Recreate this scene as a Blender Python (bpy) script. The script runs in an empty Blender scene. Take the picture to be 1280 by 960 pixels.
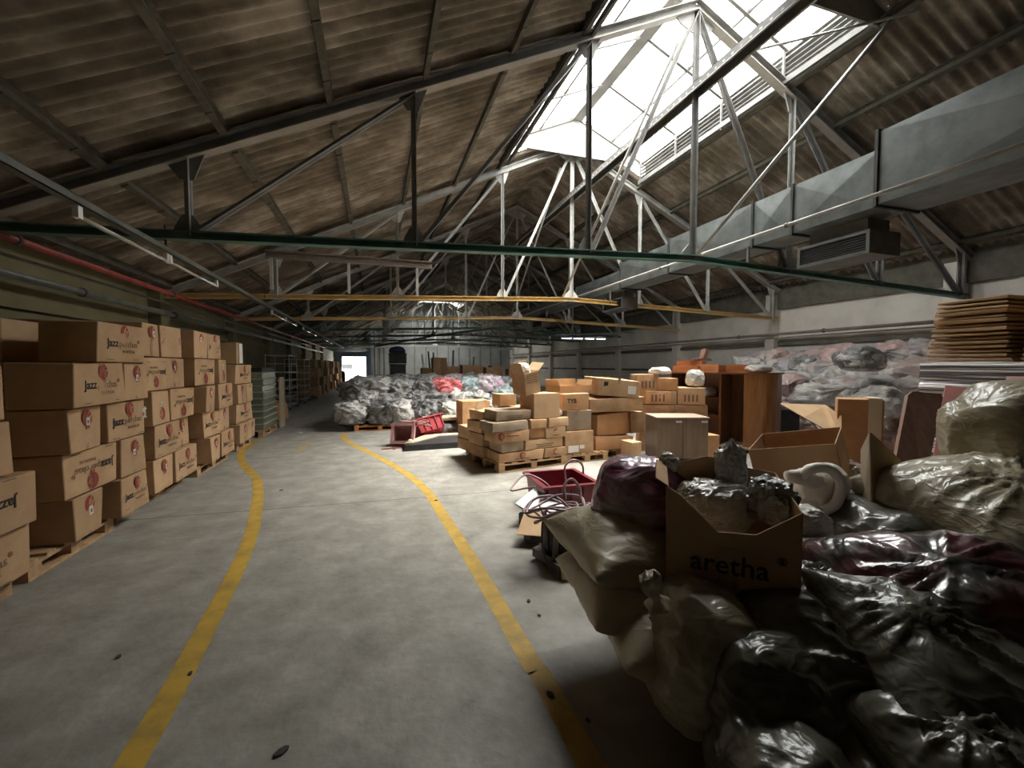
import bpy, bmesh, math, random
from mathutils import Vector, Matrix, noise
rnd = random.Random(11)
SC = bpy.context.scene
COL = SC.collection
PI = math.pi
# ------------------------------------------------------------------ camera model
F = 535.0; YAW = math.atan(170/F); PIT = math.atan(23/F); EYE = 1.6
ca, sa, cp, sp = math.cos(YAW), math.sin(YAW), math.cos(PIT), math.sin(PIT)
RV = Vector((ca, -sa, 0)); FV = Vector((sa*cp, ca*cp, -sp)); UV = Vector((sa*sp, ca*sp, cp))
def ray(u, v): return FV + RV*((u-640)/F) + UV*((480-v)/F)
def at(u, v, d): return Vector((0, 0, EYE)) + ray(u, v)*d
def on_floor(u, v, z=0.0):
    r = ray(u, v); return Vector((0, 0, EYE)) + r*((z-EYE)/r.z)
# ------------------------------------------------------------------ mesh building
class MB:
    def __init__(self): self.v = []; self.f = []; self.m = []
    def add(self, vs, fs, mi=0):
        n = len(self.v); self.v += [tuple(p) for p in vs]
        for f in fs: self.f.append(tuple(i+n for i in f)); self.m.append(mi)
    def box(self, c, s, M=None, mi=0, taper=(1, 1)):
        hx, hy, hz = s[0]/2, s[1]/2, s[2]/2
        vs = []
        for z in (-1, 1):
            tx, ty = taper if z > 0 else (1, 1)
            for x, y in ((-1, -1), (1, -1), (1, 1), (-1, 1)):
                p = Vector((x*hx*tx, y*hy*ty, z*hz))
                if M is not None: p = M @ p
                vs.append(p + Vector(c))
        self.add(vs, [(3, 2, 1, 0), (4, 5, 6, 7), (0, 1, 5, 4), (1, 2, 6, 5), (2, 3, 7, 6), (3, 0, 4, 7)], mi)
        return self
    def b2(self, a, b, mi=0):
        self.box([(a[i]+b[i])/2 for i in range(3)], [abs(b[i]-a[i]) for i in range(3)], None, mi); return self
    def bar(self, p, q, w, h, up=(0, 0, 1), mi=0, off=(0, 0)):
        p = Vector(p); q = Vector(q); d = (q-p); L = d.length; d.normalize()
        up = Vector(up)
        if abs(d.dot(up)) > .98: up = Vector((1, 0, 0))
        s = d.cross(up).normalized(); u = s.cross(d)
        M = Matrix((s, d, u)).transposed()
        self.box((p+q)/2 + s*off[0] + u*off[1], (w, L, h), M, mi); return self
    def tube(self, pts, r, n=8, mi=0, cap=True):
        pts = [Vector(p) for p in pts]; rings = []; N = len(pts)
        ref = None
        for i, p in enumerate(pts):
            t = (pts[min(i+1, N-1)] - pts[max(i-1, 0)]).normalized()
            if ref is None:
                ref = Vector((0, 0, 1)) if abs(t.z) < .9 else Vector((1, 0, 0))
            a = (ref - t*ref.dot(t)).normalized(); b = t.cross(a); ref = a
            rr = r[i] if isinstance(r, (list, tuple)) else r
            rings.append([p + (a*math.cos(2*PI*k/n) + b*math.sin(2*PI*k/n))*rr for k in range(n)])
        vs = [x for rg in rings for x in rg]
        fs = [(i*n+k, i*n+(k+1) % n, (i+1)*n+(k+1) % n, (i+1)*n+k) for i in range(N-1) for k in range(n)]
        if cap: fs += [tuple(range(n))[::-1], tuple((N-1)*n+k for k in range(n))]
        self.add(vs, fs, mi); return self
    def prism(self, poly, z0, z1, M=None, mi=0):
        n = len(poly); vs = [Vector((x, y, z0)) for x, y in poly] + [Vector((x, y, z1)) for x, y in poly]
        if M is not None: vs = [M @ p for p in vs]
        fs = [tuple(range(n))[::-1], tuple(range(n, 2*n))] + [(i, (i+1) % n, n+(i+1) % n, n+i) for i in range(n)]
        self.add(vs, fs, mi); return self
    def mesh(self, name, mats, smooth=False):
        me = bpy.data.meshes.new(name); me.from_pydata(self.v, [], self.f)
        for m in (mats if isinstance(mats, (list, tuple)) else [mats]): me.materials.append(m)
        if any(self.m): me.polygons.foreach_set('material_index', self.m)
        if smooth: me.polygons.foreach_set('use_smooth', [True]*len(me.polygons))
        me.update(); return me
    def build(self, name, mats, parent=None, smooth=False, loc=None, rot=None):
        return link(name, self.mesh(name, mats, smooth), parent, loc, rot)
def link(name, me, parent=None, loc=None, rot=None):
    o = bpy.data.objects.new(name, me); COL.objects.link(o)
    if parent is not None: o.parent = parent
    if loc is not None: o.location = loc
    if rot is not None: o.rotation_euler = rot
    return o
def tag(o, label, cat, group=None):
    o['label'] = label; o['category'] = cat
    if group: o['group'] = group
    return o
def thing(name, label, cat, loc=(0, 0, 0), rz=0, group=None):
    o = bpy.data.objects.new(name, None); COL.objects.link(o); o.location = loc; o.rotation_euler = (0, 0, rz)
    o.empty_display_size = .1
    return tag(o, label, cat, group)
def struct(o): o['kind'] = 'structure'; return o
def rotz(a): return Matrix.Rotation(a, 3, 'Z')
# ------------------------------------------------------------------ materials
def mat(name, c1, c2=None, rough=.7, metal=0., scale=4., detail=5, contrast=(.35, .65), bump=0., bscale=30., rand=.0,
        coat=0., stretch=(1, 1, 1), spec=.5, c3=None, coord='Object', emit=None):
    m = bpy.data.materials.new(name); m.use_nodes = True; nt = m.node_tree; N = nt.nodes; L = nt.links
    b = N['Principled BSDF']; b.inputs['Roughness'].default_value = rough; b.inputs['Metallic'].default_value = metal
    b.inputs['Specular IOR Level'].default_value = spec
    if coat: b.inputs['Coat Weight'].default_value = coat; b.inputs['Coat Roughness'].default_value = .12
    tc = N.new('ShaderNodeTexCoord'); mp = N.new('ShaderNodeMapping'); mp.inputs['Scale'].default_value = stretch
    L.new(tc.outputs[coord], mp.inputs[0])
    out = None
    if c2:
        nz = N.new('ShaderNodeTexNoise'); nz.inputs['Scale'].default_value = scale; nz.inputs['Detail'].default_value = detail
        nz.inputs['Roughness'].default_value = .62
        L.new(mp.outputs[0], nz.inputs['Vector'])
        cr = N.new('ShaderNodeValToRGB'); e = cr.color_ramp.elements
        e[0].position, e[1].position = contrast; e[0].color = (*c1, 1); e[1].color = (*c2, 1)
        if c3:
            x = e.new((contrast[0]+contrast[1])/2); x.color = (*c3, 1)
        L.new(nz.outputs['Fac'], cr.inputs[0]); out = cr.outputs[0]
    if rand:
        oi = N.new('ShaderNodeObjectInfo'); mr = N.new('ShaderNodeMapRange')
        mr.inputs['To Min'].default_value = 1-rand; mr.inputs['To Max'].default_value = 1+rand
        L.new(oi.outputs['Random'], mr.inputs['Value'])
        hs = N.new('ShaderNodeHueSaturation'); L.new(mr.outputs[0], hs.inputs['Value'])
        if out is not None: L.new(out, hs.inputs['Color'])
        else: hs.inputs['Color'].default_value = (*c1, 1)
        out = hs.outputs[0]
    if out is not None: L.new(out, b.inputs['Base Color'])
    else: b.inputs['Base Color'].default_value = (*c1, 1)
    if bump:
        n2 = N.new('ShaderNodeTexNoise'); n2.inputs['Scale'].default_value = bscale; n2.inputs['Detail'].default_value = 4
        L.new(mp.outputs[0], n2.inputs['Vector'])
        bp = N.new('ShaderNodeBump'); bp.inputs['Strength'].default_value = bump; bp.inputs['Distance'].default_value = .02
        L.new(n2.outputs['Fac'], bp.inputs['Height']); L.new(bp.outputs[0], b.inputs['Normal'])
    if emit:
        b.inputs['Emission Color'].default_value = (*emit[0], 1); b.inputs['Emission Strength'].default_value = emit[1]
    return m
def film(name, cols, scale=5., rough=.35, coat=.8, crough=.14, bump=.5, bscale=7., mix=.0, stretch=(1, 1, 1), rand=.12, film_col=(.55, .55, .52), cells=True):
    """clothes seen through a wrinkled plastic film"""
    m = bpy.data.materials.new(name); m.use_nodes = True; nt = m.node_tree; N = nt.nodes; L = nt.links
    b = N['Principled BSDF']; b.inputs['Roughness'].default_value = rough
    b.inputs['Coat Weight'].default_value = coat; b.inputs['Coat Roughness'].default_value = crough
    tc = N.new('ShaderNodeTexCoord'); mp = N.new('ShaderNodeMapping'); mp.inputs['Scale'].default_value = stretch
    oi = N.new('ShaderNodeObjectInfo')
    ml = N.new('ShaderNodeMath'); ml.operation = 'MULTIPLY'; ml.inputs[1].default_value = 37.
    L.new(oi.outputs['Random'], ml.inputs[0]); L.new(ml.outputs[0], mp.inputs['Location'])
    L.new(tc.outputs['Object'], mp.inputs[0])
    nw = N.new('ShaderNodeTexNoise'); nw.inputs['Scale'].default_value = scale*.7; nw.inputs['Detail'].default_value = 3
    L.new(mp.outputs[0], nw.inputs['Vector'])
    wm = N.new('ShaderNodeMix'); wm.data_type = 'VECTOR'; wm.inputs['Factor'].default_value = .35
    L.new(mp.outputs[0], wm.inputs[4]); L.new(nw.outputs['Color'], wm.inputs[5])
    cr = N.new('ShaderNodeValToRGB'); e = cr.color_ramp.elements; cr.color_ramp.interpolation = 'EASE'
    n = len(cols)
    if cells:
        vo = N.new('ShaderNodeTexVoronoi'); vo.inputs['Scale'].default_value = scale
        L.new(wm.outputs[1], vo.inputs['Vector'])
        sx = N.new('ShaderNodeSeparateColor'); L.new(vo.outputs['Color'], sx.inputs[0]); src = sx.outputs[0]
    else:
        vo = N.new('ShaderNodeTexNoise'); vo.inputs['Scale'].default_value = scale; vo.inputs['Detail'].default_value = 4
        L.new(wm.outputs[1], vo.inputs['Vector'])
        mr0 = N.new('ShaderNodeMapRange'); mr0.inputs['From Min'].default_value = .3; mr0.inputs['From Max'].default_value = .7
        L.new(vo.outputs['Fac'], mr0.inputs['Value']); src = mr0.outputs[0]
    for i, c in enumerate(cols):
        el = e[i] if i < 2 else e.new(1)
        el.color = (*c, 1)
    for i in range(n): e[i].position = i/max(1, n-1)
    for i, c in enumerate(cols): e[i].color = (*c, 1)
    L.new(src, cr.inputs[0])
    # wrinkles: ridged stretched noise
    mp2 = N.new('ShaderNodeMapping'); mp2.inputs['Scale'].default_value = (.6, .8, 1.5)
    L.new(mp.outputs[0], mp2.inputs[0])
    def crease(sc, width, dist):
        q = N.new('ShaderNodeTexNoise'); q.inputs['Scale'].default_value = sc; q.inputs['Detail'].default_value = 2.5; q.inputs['Distortion'].default_value = dist
        L.new(mp2.outputs[0], q.inputs['Vector'])
        s1 = N.new('ShaderNodeMath'); s1.operation = 'SUBTRACT'; s1.inputs[1].default_value = .5; L.new(q.outputs['Fac'], s1.inputs[0])
        s2 = N.new('ShaderNodeMath'); s2.operation = 'ABSOLUTE'; L.new(s1.outputs[0], s2.inputs[0])
        s3 = N.new('ShaderNodeMapRange'); s3.interpolation_type = 'SMOOTHSTEP'; s3.inputs['From Min'].default_value = 0; s3.inputs['From Max'].default_value = width
        s3.inputs['To Min'].default_value = 1; s3.inputs['To Max'].default_value = 0; L.new(s2.outputs[0], s3.inputs['Value']); return s3
    k1 = crease(bscale*.55, .11, 1.2); k2 = crease(bscale*1.7, .10, .8)
    wr = N.new('ShaderNodeMath'); wr.operation = 'MULTIPLY_ADD'; L.new(k2.outputs[0], wr.inputs[0]); wr.inputs[1].default_value = .45; L.new(k1.outputs[0], wr.inputs[2])
    # milky film where it bunches up, its pale streaks doubling as painted highlights
    mr = N.new('ShaderNodeMapRange'); mr.inputs['From Min'].default_value = .25; mr.inputs['From Max'].default_value = 1.3
    mr.inputs['To Max'].default_value = mix
    L.new(wr.outputs[0], mr.inputs['Value'])
    mx = N.new('ShaderNodeMix'); mx.data_type = 'RGBA'; L.new(mr.outputs[0], mx.inputs['Factor'])
    L.new(cr.outputs[0], mx.inputs[6]); mx.inputs[7].default_value = (*film_col, 1)
    hs = N.new('ShaderNodeHueSaturation'); mr2 = N.new('ShaderNodeMapRange')
    mr2.inputs['To Min'].default_value = 1-rand; mr2.inputs['To Max'].default_value = 1+rand
    L.new(oi.outputs['Random'], mr2.inputs['Value']); L.new(mr2.outputs[0], hs.inputs['Value'])
    L.new(mx.outputs[2], hs.inputs['Color']); L.new(hs.outputs[0], b.inputs['Base Color'])
    bp = N.new('ShaderNodeBump'); bp.inputs['Strength'].default_value = bump; bp.inputs['Distance'].default_value = .03
    L.new(wr.outputs[0], bp.inputs['Height']); L.new(bp.outputs[0], b.inputs['Normal'])
    L.new(bp.outputs[0], b.inputs['Coat Normal'])
    return m
M = {}
M['concrete'] = mat('floor concrete', (.18, .168, .143), (.37, .35, .312), rough=.6, scale=3.4, detail=15, contrast=(.28, .74), bump=.35, bscale=16, c3=(.27, .255, .224))
M['joint'] = mat('floor joint', (.09, .085, .08), rough=.9)
M['yellow_line'] = mat('worn yellow floor paint', (.30, .20, .05), (.50, .31, .045), rough=.6, scale=7, detail=10, contrast=(.3, .6), bump=.1)
M['faded_line'] = mat('faded yellow floor paint', (.25, .22, .15), (.40, .29, .10), rough=.6, scale=5, detail=10)
M['roof'] = mat('corrugated cement sheet', (.12, .10, .072), (.58, .51, .42), rough=.95, scale=1.5, detail=13, contrast=(.32, .70), c3=(.27, .225, .172), stretch=(.7, 1.1, 1), spec=.15)
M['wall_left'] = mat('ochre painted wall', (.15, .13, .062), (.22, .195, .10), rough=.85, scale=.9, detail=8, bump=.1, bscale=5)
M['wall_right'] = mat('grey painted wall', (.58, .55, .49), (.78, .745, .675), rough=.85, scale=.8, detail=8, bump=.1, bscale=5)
M['wall_back'] = mat('pale end wall', (.22, .225, .22), (.32, .33, .32), rough=.85, scale=.7, detail=7)
M['dark_beam'] = mat('dark eaves beam', (.10, .095, .075), (.16, .15, .12), rough=.85)
M['purlin'] = mat('grimy roof purlin', (.065, .058, .04), (.125, .11, .078), rough=.85, scale=5)
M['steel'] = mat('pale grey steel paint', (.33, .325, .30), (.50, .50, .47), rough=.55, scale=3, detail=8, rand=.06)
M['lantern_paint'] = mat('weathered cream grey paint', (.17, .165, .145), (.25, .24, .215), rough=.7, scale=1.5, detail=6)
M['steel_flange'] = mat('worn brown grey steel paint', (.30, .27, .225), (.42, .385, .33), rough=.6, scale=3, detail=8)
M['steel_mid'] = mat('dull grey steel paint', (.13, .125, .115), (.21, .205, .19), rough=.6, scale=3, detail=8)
M['steel_green'] = mat('green steel paint', (.05, .125, .10), (.09, .185, .145), rough=.5, scale=3)
M['steel_yellow'] = mat('yellow steel paint', (.55, .38, .14), (.70, .50, .21), rough=.5, scale=3)
M['steel_dark'] = mat('dark steel', (.09, .085, .075), (.15, .14, .125), rough=.6, scale=4)
M['steel_brown'] = mat('brown grey steel', (.17, .145, .12), (.24, .205, .17), rough=.6, scale=4)
M['galv'] = mat('galvanised sheet', (.11, .122, .115), (.185, .20, .19), rough=.42, metal=.35, scale=3, detail=4)
M['flange'] = mat('black duct flange', (.03, .03, .03), (.06, .06, .055), rough=.7)
M['black'] = mat('black', (.012, .012, .013), (.03, .03, .032), rough=.5)
M['white_paint'] = mat('white paint', (.62, .62, .60), (.76, .76, .73), rough=.5)
M['red_pipe'] = mat('red pipe paint', (.20, .025, .018), (.30, .05, .035), rough=.5)
M['grey_pipe'] = mat('grey pipe', (.085, .088, .07), (.14, .142, .115), rough=.45)
M['tube'] = mat('unlit tube glass', (.36, .33, .26), rough=.25)
M['tube_lit'] = mat('lit tube', (.9, .95, 1.), rough=.3, emit=((.85, .93, 1.), 6.))
M['card'] = mat('cardboard', (.44, .28, .155), (.53, .35, .20), rough=.85, scale=3, detail=4, rand=.10, bump=.04, bscale=14, spec=.25)
M['card_worn'] = mat('worn cardboard', (.38, .225, .12), (.54, .35, .20), rough=.85, scale=4, detail=7, rand=.2, bump=.12, bscale=9, spec=.25)
M['card_orange'] = mat('orange brown cardboard', (.48, .25, .115), (.58, .33, .165), rough=.8, scale=4, rand=.08)
M['card_grey'] = mat('greyish cardboard', (.30, .225, .155), (.42, .325, .235), rough=.85, scale=4, detail=6, rand=.15, bump=.1, bscale=9, spec=.25)
M['card_in'] = mat('inner cardboard', (.40, .27, .15), (.50, .34, .20), rough=.85, scale=3, spec=.25)
M['card_dark'] = mat('olive brown cardboard', (.27, .18, .08), (.36, .25, .12), rough=.85, scale=4, spec=.25)
M['tape'] = mat('brown parcel tape', (.42, .29, .18), rough=.25, spec=.6)
M['tape_clear'] = mat('clear tape', (.68, .57, .43), rough=.3)
M['card_lit'] = mat('cardboard lightened as if lit', (.66, .54, .39), (.74, .62, .46), rough=.85, scale=3)
M['ink'] = mat('black ink', (.025, .022, .02), rough=.8)
M['ink_grey'] = mat('grey brown ink', (.16, .105, .065), rough=.8)
M['ink_red'] = mat('red ink', (.27, .045, .03), rough=.8)
M['label'] = mat('white paper label', (.70, .68, .64), rough=.7)
M['pallet'] = mat('pallet timber', (.33, .20, .10), (.50, .32, .17), rough=.85, scale=3, stretch=(1, 6, 6), rand=.15)
M['pallet_orange'] = mat('orange pallet timber', (.45, .18, .06), (.60, .28, .11), rough=.8, scale=3, rand=.1)
M['wood_red'] = mat('reddish veneer', (.15, .055, .02), (.25, .10, .035), rough=.35, scale=2, stretch=(7, 7, .8), detail=6)
M['wood_warm'] = mat('warm veneer', (.22, .085, .026), (.34, .145, .045), rough=.32, scale=2, stretch=(7, 7, .8), detail=6)
M['wood_grey'] = mat('grey brown laminate', (.16, .10, .062), (.205, .14, .09), rough=.5, scale=2, stretch=(8, 8, .8), detail=5)
M['wood_greytop'] = mat('pale brown laminate', (.34, .25, .18), (.42, .31, .23), rough=.45, scale=2)
M['wood_board'] = mat('dark walnut laminate', (.21, .12, .085), (.31, .19, .14), rough=.4, scale=2, stretch=(8, 8, .7), detail=6)
M['pink_panel'] = mat('dusty pink panel', (.47, .19, .17), (.56, .25, .22), rough=.55, scale=2)
M['orange_drawer'] = mat('orange stained wood', (.50, .17, .06), (.62, .26, .11), rough=.4, scale=3, stretch=(1, 1, 5))
M['crate_red'] = mat('dark red plastic', (.16, .012, .022), (.22, .02, .032), rough=.4)
M['crate_bright'] = mat('red plastic', (.22, .008, .012), (.30, .014, .02), rough=.6, spec=.25)
M['crate_pink'] = mat('pinkish plastic', (.34, .17, .165), (.42, .23, .22), rough=.6)
M['cable'] = mat('mauve grey cable', (.24, .16, .17), (.32, .22, .23), rough=.45)
M['cable_dark'] = mat('dark cable', (.06, .045, .045), rough=.5)
M['silver'] = mat('silver wrapped film', (.10, .095, .10), (.92, .91, .90), rough=.28, metal=.2, scale=2.6, detail=3, stretch=(.25, .25, 17), contrast=(.45, .55), bump=.6, bscale=5, c3=(.42, .40, .40))
M['eps'] = mat('white moulded plastic', (.72, .69, .62), (.80, .77, .70), rough=.45)
M['pale_sheet'] = mat('pale grey sheet', (.42, .47, .47), (.55, .60, .60), rough=.3)
M['beige_board'] = mat('beige board', (.42, .34, .24), (.52, .43, .32), rough=.7)
M['green_tray'] = mat('wrapped green grey panels', (.16, .17, .12), (.26, .27, .20), rough=.3, coat=.4, scale=5)
M['green_edge'] = mat('pale green panel edges', (.36, .38, .29), (.48, .50, .40), rough=.4)
M['wire'] = mat('zinc wire', (.5, .5, .48), rough=.35, metal=.4)
M['dust'] = mat('dark chips', (.04, .038, .035), rough=.9)
M['blue_jamb'] = mat('dark blue grey paint', (.06, .085, .12), (.09, .12, .16), rough=.5)
M['soap'] = mat('white rag', (.72, .71, .68), (.8, .79, .77), rough=.8, bump=.3, bscale=8)
g = (.27, .28, .275); dk = (.05, .05, .055); lg = (.52, .53, .52)
M['f_grey'] = film('grey film bag', [(.14, .14, .145), g, (.42, .42, .41), (.20, .20, .215), (.60, .59, .56)], scale=7, mix=.45, bump=.35)
M['f_dark'] = film('dark film bag', [dk, (.11, .11, .12), (.17, .17, .18), (.05, .05, .06), (.32, .31, .29)], scale=6, mix=.4, bump=.35)
M['f_white'] = film('whitish film bag', [(.66, .64, .59), (.80, .78, .73), (.52, .51, .48), (.72, .69, .63)], scale=5, mix=.3, bump=.35)
M['f_red'] = film('red cloth in film', [(.58, .05, .06), (.66, .10, .10), (.50, .04, .05)], scale=4, mix=.35, film_col=(.8, .55, .52), bump=.35)
M['f_pink'] = film('pink cloth in film', [(.62, .25, .36), (.66, .40, .46), (.55, .16, .32), (.70, .58, .58)], scale=5, mix=.35, bump=.35)
M['f_lilac'] = film('lilac cloth in film', [(.48, .38, .52), (.62, .55, .60), (.55, .35, .50), (.66, .62, .63)], scale=5, mix=.4, bump=.35)
M['f_teal'] = film('teal cloth in film', [(.14, .24, .26), (.30, .40, .42), (.50, .52, .50), (.20, .30, .30)], scale=6, mix=.3, bump=.35)
M['f_mixed'] = film('mixed clothes in clear film', [(.72, .68, .62), (.52, .38, .36), (.42, .40, .38), (.66, .62, .57), (.50, .46, .50), (.24, .22, .21), (.62, .48, .45)], scale=4.5, mix=.3, bump=.3)
M['f_rose'] = film('rose clothes in clear film', [(.70, .46, .44), (.66, .38, .37), (.72, .58, .54), (.60, .44, .41)], scale=5, mix=.3, bump=.3)
M['f_mauve'] = film('mauve brown clothes in clear film', [(.42, .31, .27), (.52, .39, .34), (.36, .28, .25), (.58, .47, .41)], scale=4, mix=.3, bump=.3)
M['f_print'] = film('black and white clothes in clear film', [(.07, .07, .07), (.62, .58, .54), (.12, .13, .13), (.30, .27, .25), (.16, .20, .22)], scale=9, mix=.25, bump=.3)
M['f_olive'] = film('cream filling in clear film', [(.30, .26, .165), (.36, .315, .205), (.25, .215, .13)], scale=2.2, mix=.5, film_col=(.55, .51, .40), bump=0.22, bscale=6.0, cells=False, rough=.4, coat=.5, crough=.2)
M['f_sack'] = film('cream sack', [(.42, .36, .24), (.47, .41, .28), (.38, .32, .21)], scale=2.0, mix=.2, film_col=(.58, .53, .42), bump=0.16, bscale=4.0, cells=False, rough=.5, coat=.25, crough=.25)
M['f_purple'] = film('purple cloth in film', [(.20, .05, .13), (.34, .12, .24), (.22, .06, .14), (.30, .10, .20), (.42, .35, .33)], scale=2.6, mix=.45, film_col=(.55, .48, .50), bump=0.20, bscale=5.0, coat=.9, cells=False)
M['f_maroon'] = film('maroon and black cloth in film', [(.012, .010, .012), (.10, .018, .028), (.018, .02, .019), (.17, .05, .06), (.05, .055, .05)], scale=2.2, mix=.28, film_col=(.33, .34, .33), bump=0.25, bscale=3.6, coat=1., crough=.1, cells=False, rough=.3)
M['f_dkolive'] = film('dark olive filling in film', [(.045, .045, .03), (.075, .07, .045), (.10, .095, .07), (.05, .048, .035)], scale=2.4, mix=.4, film_col=(.26, .26, .21), bump=0.22, bscale=4.5, coat=.55, crough=.2, cells=False)
M['f_clear'] = film('crumpled clear film', [(.52, .49, .43), (.62, .59, .53), (.70, .68, .63)], scale=4, mix=.5, film_col=(.75, .74, .70), bump=0.40, bscale=9.0, coat=1., crough=.1, cells=False, rough=.3)
M['f_blackwhite'] = film('black cloth in crumpled film', [(.03, .03, .032), (.15, .15, .15), (.45, .45, .44), (.06, .06, .06)], scale=8, mix=.5, film_col=(.6, .6, .58), bump=0.50, bscale=9.0, coat=1., crough=.1)
# glass of the roof lights: dirty, mostly clear, slightly diffusing
def glass_mat():
    m = bpy.data.materials.new('dusty skylight glass'); m.use_nodes = True; N = m.node_tree.nodes; L = m.node_tree.links
    out = N['Material Output']; N.remove(N['Principled BSDF'])
    tr = N.new('ShaderNodeBsdfTransparent'); tr.inputs[0].default_value = (.93, .95, .95, 1)
    tl = N.new('ShaderNodeBsdfTranslucent'); tl.inputs[0].default_value = (.85, .88, .88, 1)
    gl = N.new('ShaderNodeBsdfGlossy'); gl.inputs['Roughness'].default_value = .15
    tc = N.new('ShaderNodeTexCoord'); mp = N.new('ShaderNodeMapping'); mp.inputs['Scale'].default_value = (.8, 5, .8)
    nz = N.new('ShaderNodeTexNoise'); nz.inputs['Scale'].default_value = 2; nz.inputs['Detail'].default_value = 6
    L.new(tc.outputs['Object'], mp.inputs[0]); L.new(mp.outputs[0], nz.inputs['Vector'])
    mr = N.new('ShaderNodeMapRange'); mr.inputs['From Min'].default_value = .4; mr.inputs['From Max'].default_value = .7
    mr.inputs['To Min'].default_value = .12; mr.inputs['To Max'].default_value = .34
    L.new(nz.outputs['Fac'], mr.inputs['Value'])
    a = N.new('ShaderNodeMixShader'); L.new(mr.outputs[0], a.inputs[0]); L.new(tr.outputs[0], a.inputs[1]); L.new(tl.outputs[0], a.inputs[2])
    b = N.new('ShaderNodeMixShader'); b.inputs[0].default_value = .06; L.new(a.outputs[0], b.inputs[1]); L.new(gl.outputs[0], b.inputs[2])
    L.new(b.outputs[0], out.inputs[0]); return m
M['glass'] = glass_mat()
# ------------------------------------------------------------------ hall shell
XL, XR, XC = -4.35, 12.5, 5.06
Y0, Y1, YD = -7.0, 40.0, 50.0
TY = [6.0 + 4.65*k for k in range(8)]
def chord_z(x): return 7.45 - .475*abs(x-XC)
def tie_z(x): return 3.39 - .038*abs(x-XC)
SHEET = .20
# floor with painted lines and saw joints inlaid
fl = MB()
fl.add([(XL, Y0, 0), (XR, Y0, 0), (XR, YD, 0), (XL, YD, 0)], [(0, 1, 2, 3)], 0)
def ribbon(pts, w, z, mi):
    pts = [Vector((p[0], p[1], z)) for p in pts]; vs = []
    for i, p in enumerate(pts):
        t = (pts[min(i+1, len(pts)-1)] - pts[max(i-1, 0)]).normalized(); s = Vector((t.y, -t.x, 0))*w/2
        vs += [p-s, p+s]
    fl.add(vs, [(2*i, 2*i+1, 2*i+3, 2*i+2) for i in range(len(pts)-1)], mi)
def smooth_path(pts, n=6):
    P = [Vector(p) for p in pts]; P = [P[0]*2-P[1]] + P + [P[-1]*2-P[-2]]; out = []
    for i in range(1, len(P)-2):
        for k in range(n):
            t = k/n; a, b, c, d = P[i-1:i+3]
            out.append(.5*((2*b) + (c-a)*t + (2*a-5*b+4*c-d)*t*t + (3*b-a-3*c+d)*t**3))
    out.append(P[-2]); return out
ribbon(smooth_path([(-.93, -4), (-.94, 0), (-.96, 2.0), (-1.0, 2.9), (-1.1, 4.2), (-1.30, 5.4), (-1.6, 6.7), (-2.0, 7.7), (-2.27, 8.5), (-2.42, 9.3), (-2.40, 10.3)]), .12, .002, 2)
ribbon(smooth_path([(.82, -4), (.80, 1.4), (.775, 2.16), (.73, 3.4), (.66, 4.6), (.58, 5.6), (.40, 6.5), (.0, 7.85), (-.40, 9.0), (-.66, 9.9), (-.74, 10.8)]), .115, .002, 2)
ribbon([(-1.42, 8.65), (-1.4, 9.3), (-1.34, 9.95)], .13, .002, 3)
ribbon([(XL, 5.47), (0, 5.24), (3, 5.13), (XR, 4.9)], .014, .0015, 1)
ribbon([(XL, 10.05), (XR, 9.85)], .014, .0015, 1)
for y in (15, 20, 25, 30): ribbon([(XL, y), (XR, y)], .02, .0015, 1)
struct(fl.build('floor', [M['concrete'], M['joint'], M['yellow_line'], M['faded_line']]))
og = MB(); og.add([(-30, YD+.01, -.02), (30, YD+.01, -.02), (30, 120, -.02), (-30, 120, -.02)], [(0, 1, 2, 3)])
struct(og.build('ground_outside', mat('pale yard concrete', (.55, .57, .58), (.62, .64, .65), rough=.9)))
# corrugated roof sheets
WAVE, LAP = .178, .98
def roof_strip(x0, x1, y0, y1):
    """down-slope corrugations, waves along Y, sheets lapping every LAP"""
    b = MB(); ny = max(8, int((y1-y0)/WAVE*7)); side = 1 if (x0+x1)/2 > XC else -1
    nx = max(2, int(abs(x1-x0)/.6)); cols = []
    for j in range(ny+1):
        y = y0 + (y1-y0)*j/ny
        lap = ((y/LAP) % 1.0)
        w = .042*math.sin(2*PI*y/WAVE) + .03*lap
        for i in range(nx+1):
            x = x0 + (x1-x0)*i/nx
            rowstep = .012*(((abs(x-XC))/1.19) % 1.0)
            b.v.append((x, y, 7.45 - .475*abs(x-XC) + SHEET + w - rowstep))
    for j in range(ny):
        for i in range(nx):
            a = j*(nx+1)+i; b.f.append((a, a+1, a+nx+2, a+nx+1)); b.m.append(0)
    return b
SK = [(4.5, 10.35), (33.2, 37.8)]          # roof lanterns along the ridge
SX0, SX1 = 3.12, 7.0
roof_mat = M['roof']
struct(roof_strip(XL-.3, SX0, Y0, YD).build('ceiling', roof_mat, smooth=True))
struct(roof_strip(SX1, XR+.3, Y0, YD).build('ceiling', roof_mat, smooth=True))
prev = Y0
for a, b_ in SK + [(YD, YD)]:
    if a > prev:
        struct(roof_strip(SX0, XC, prev, a).build('ceiling', roof_mat, smooth=True))
        struct(roof_strip(XC, SX1, prev, a).build('ceiling', roof_mat, smooth=True))
    prev = b_
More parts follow.
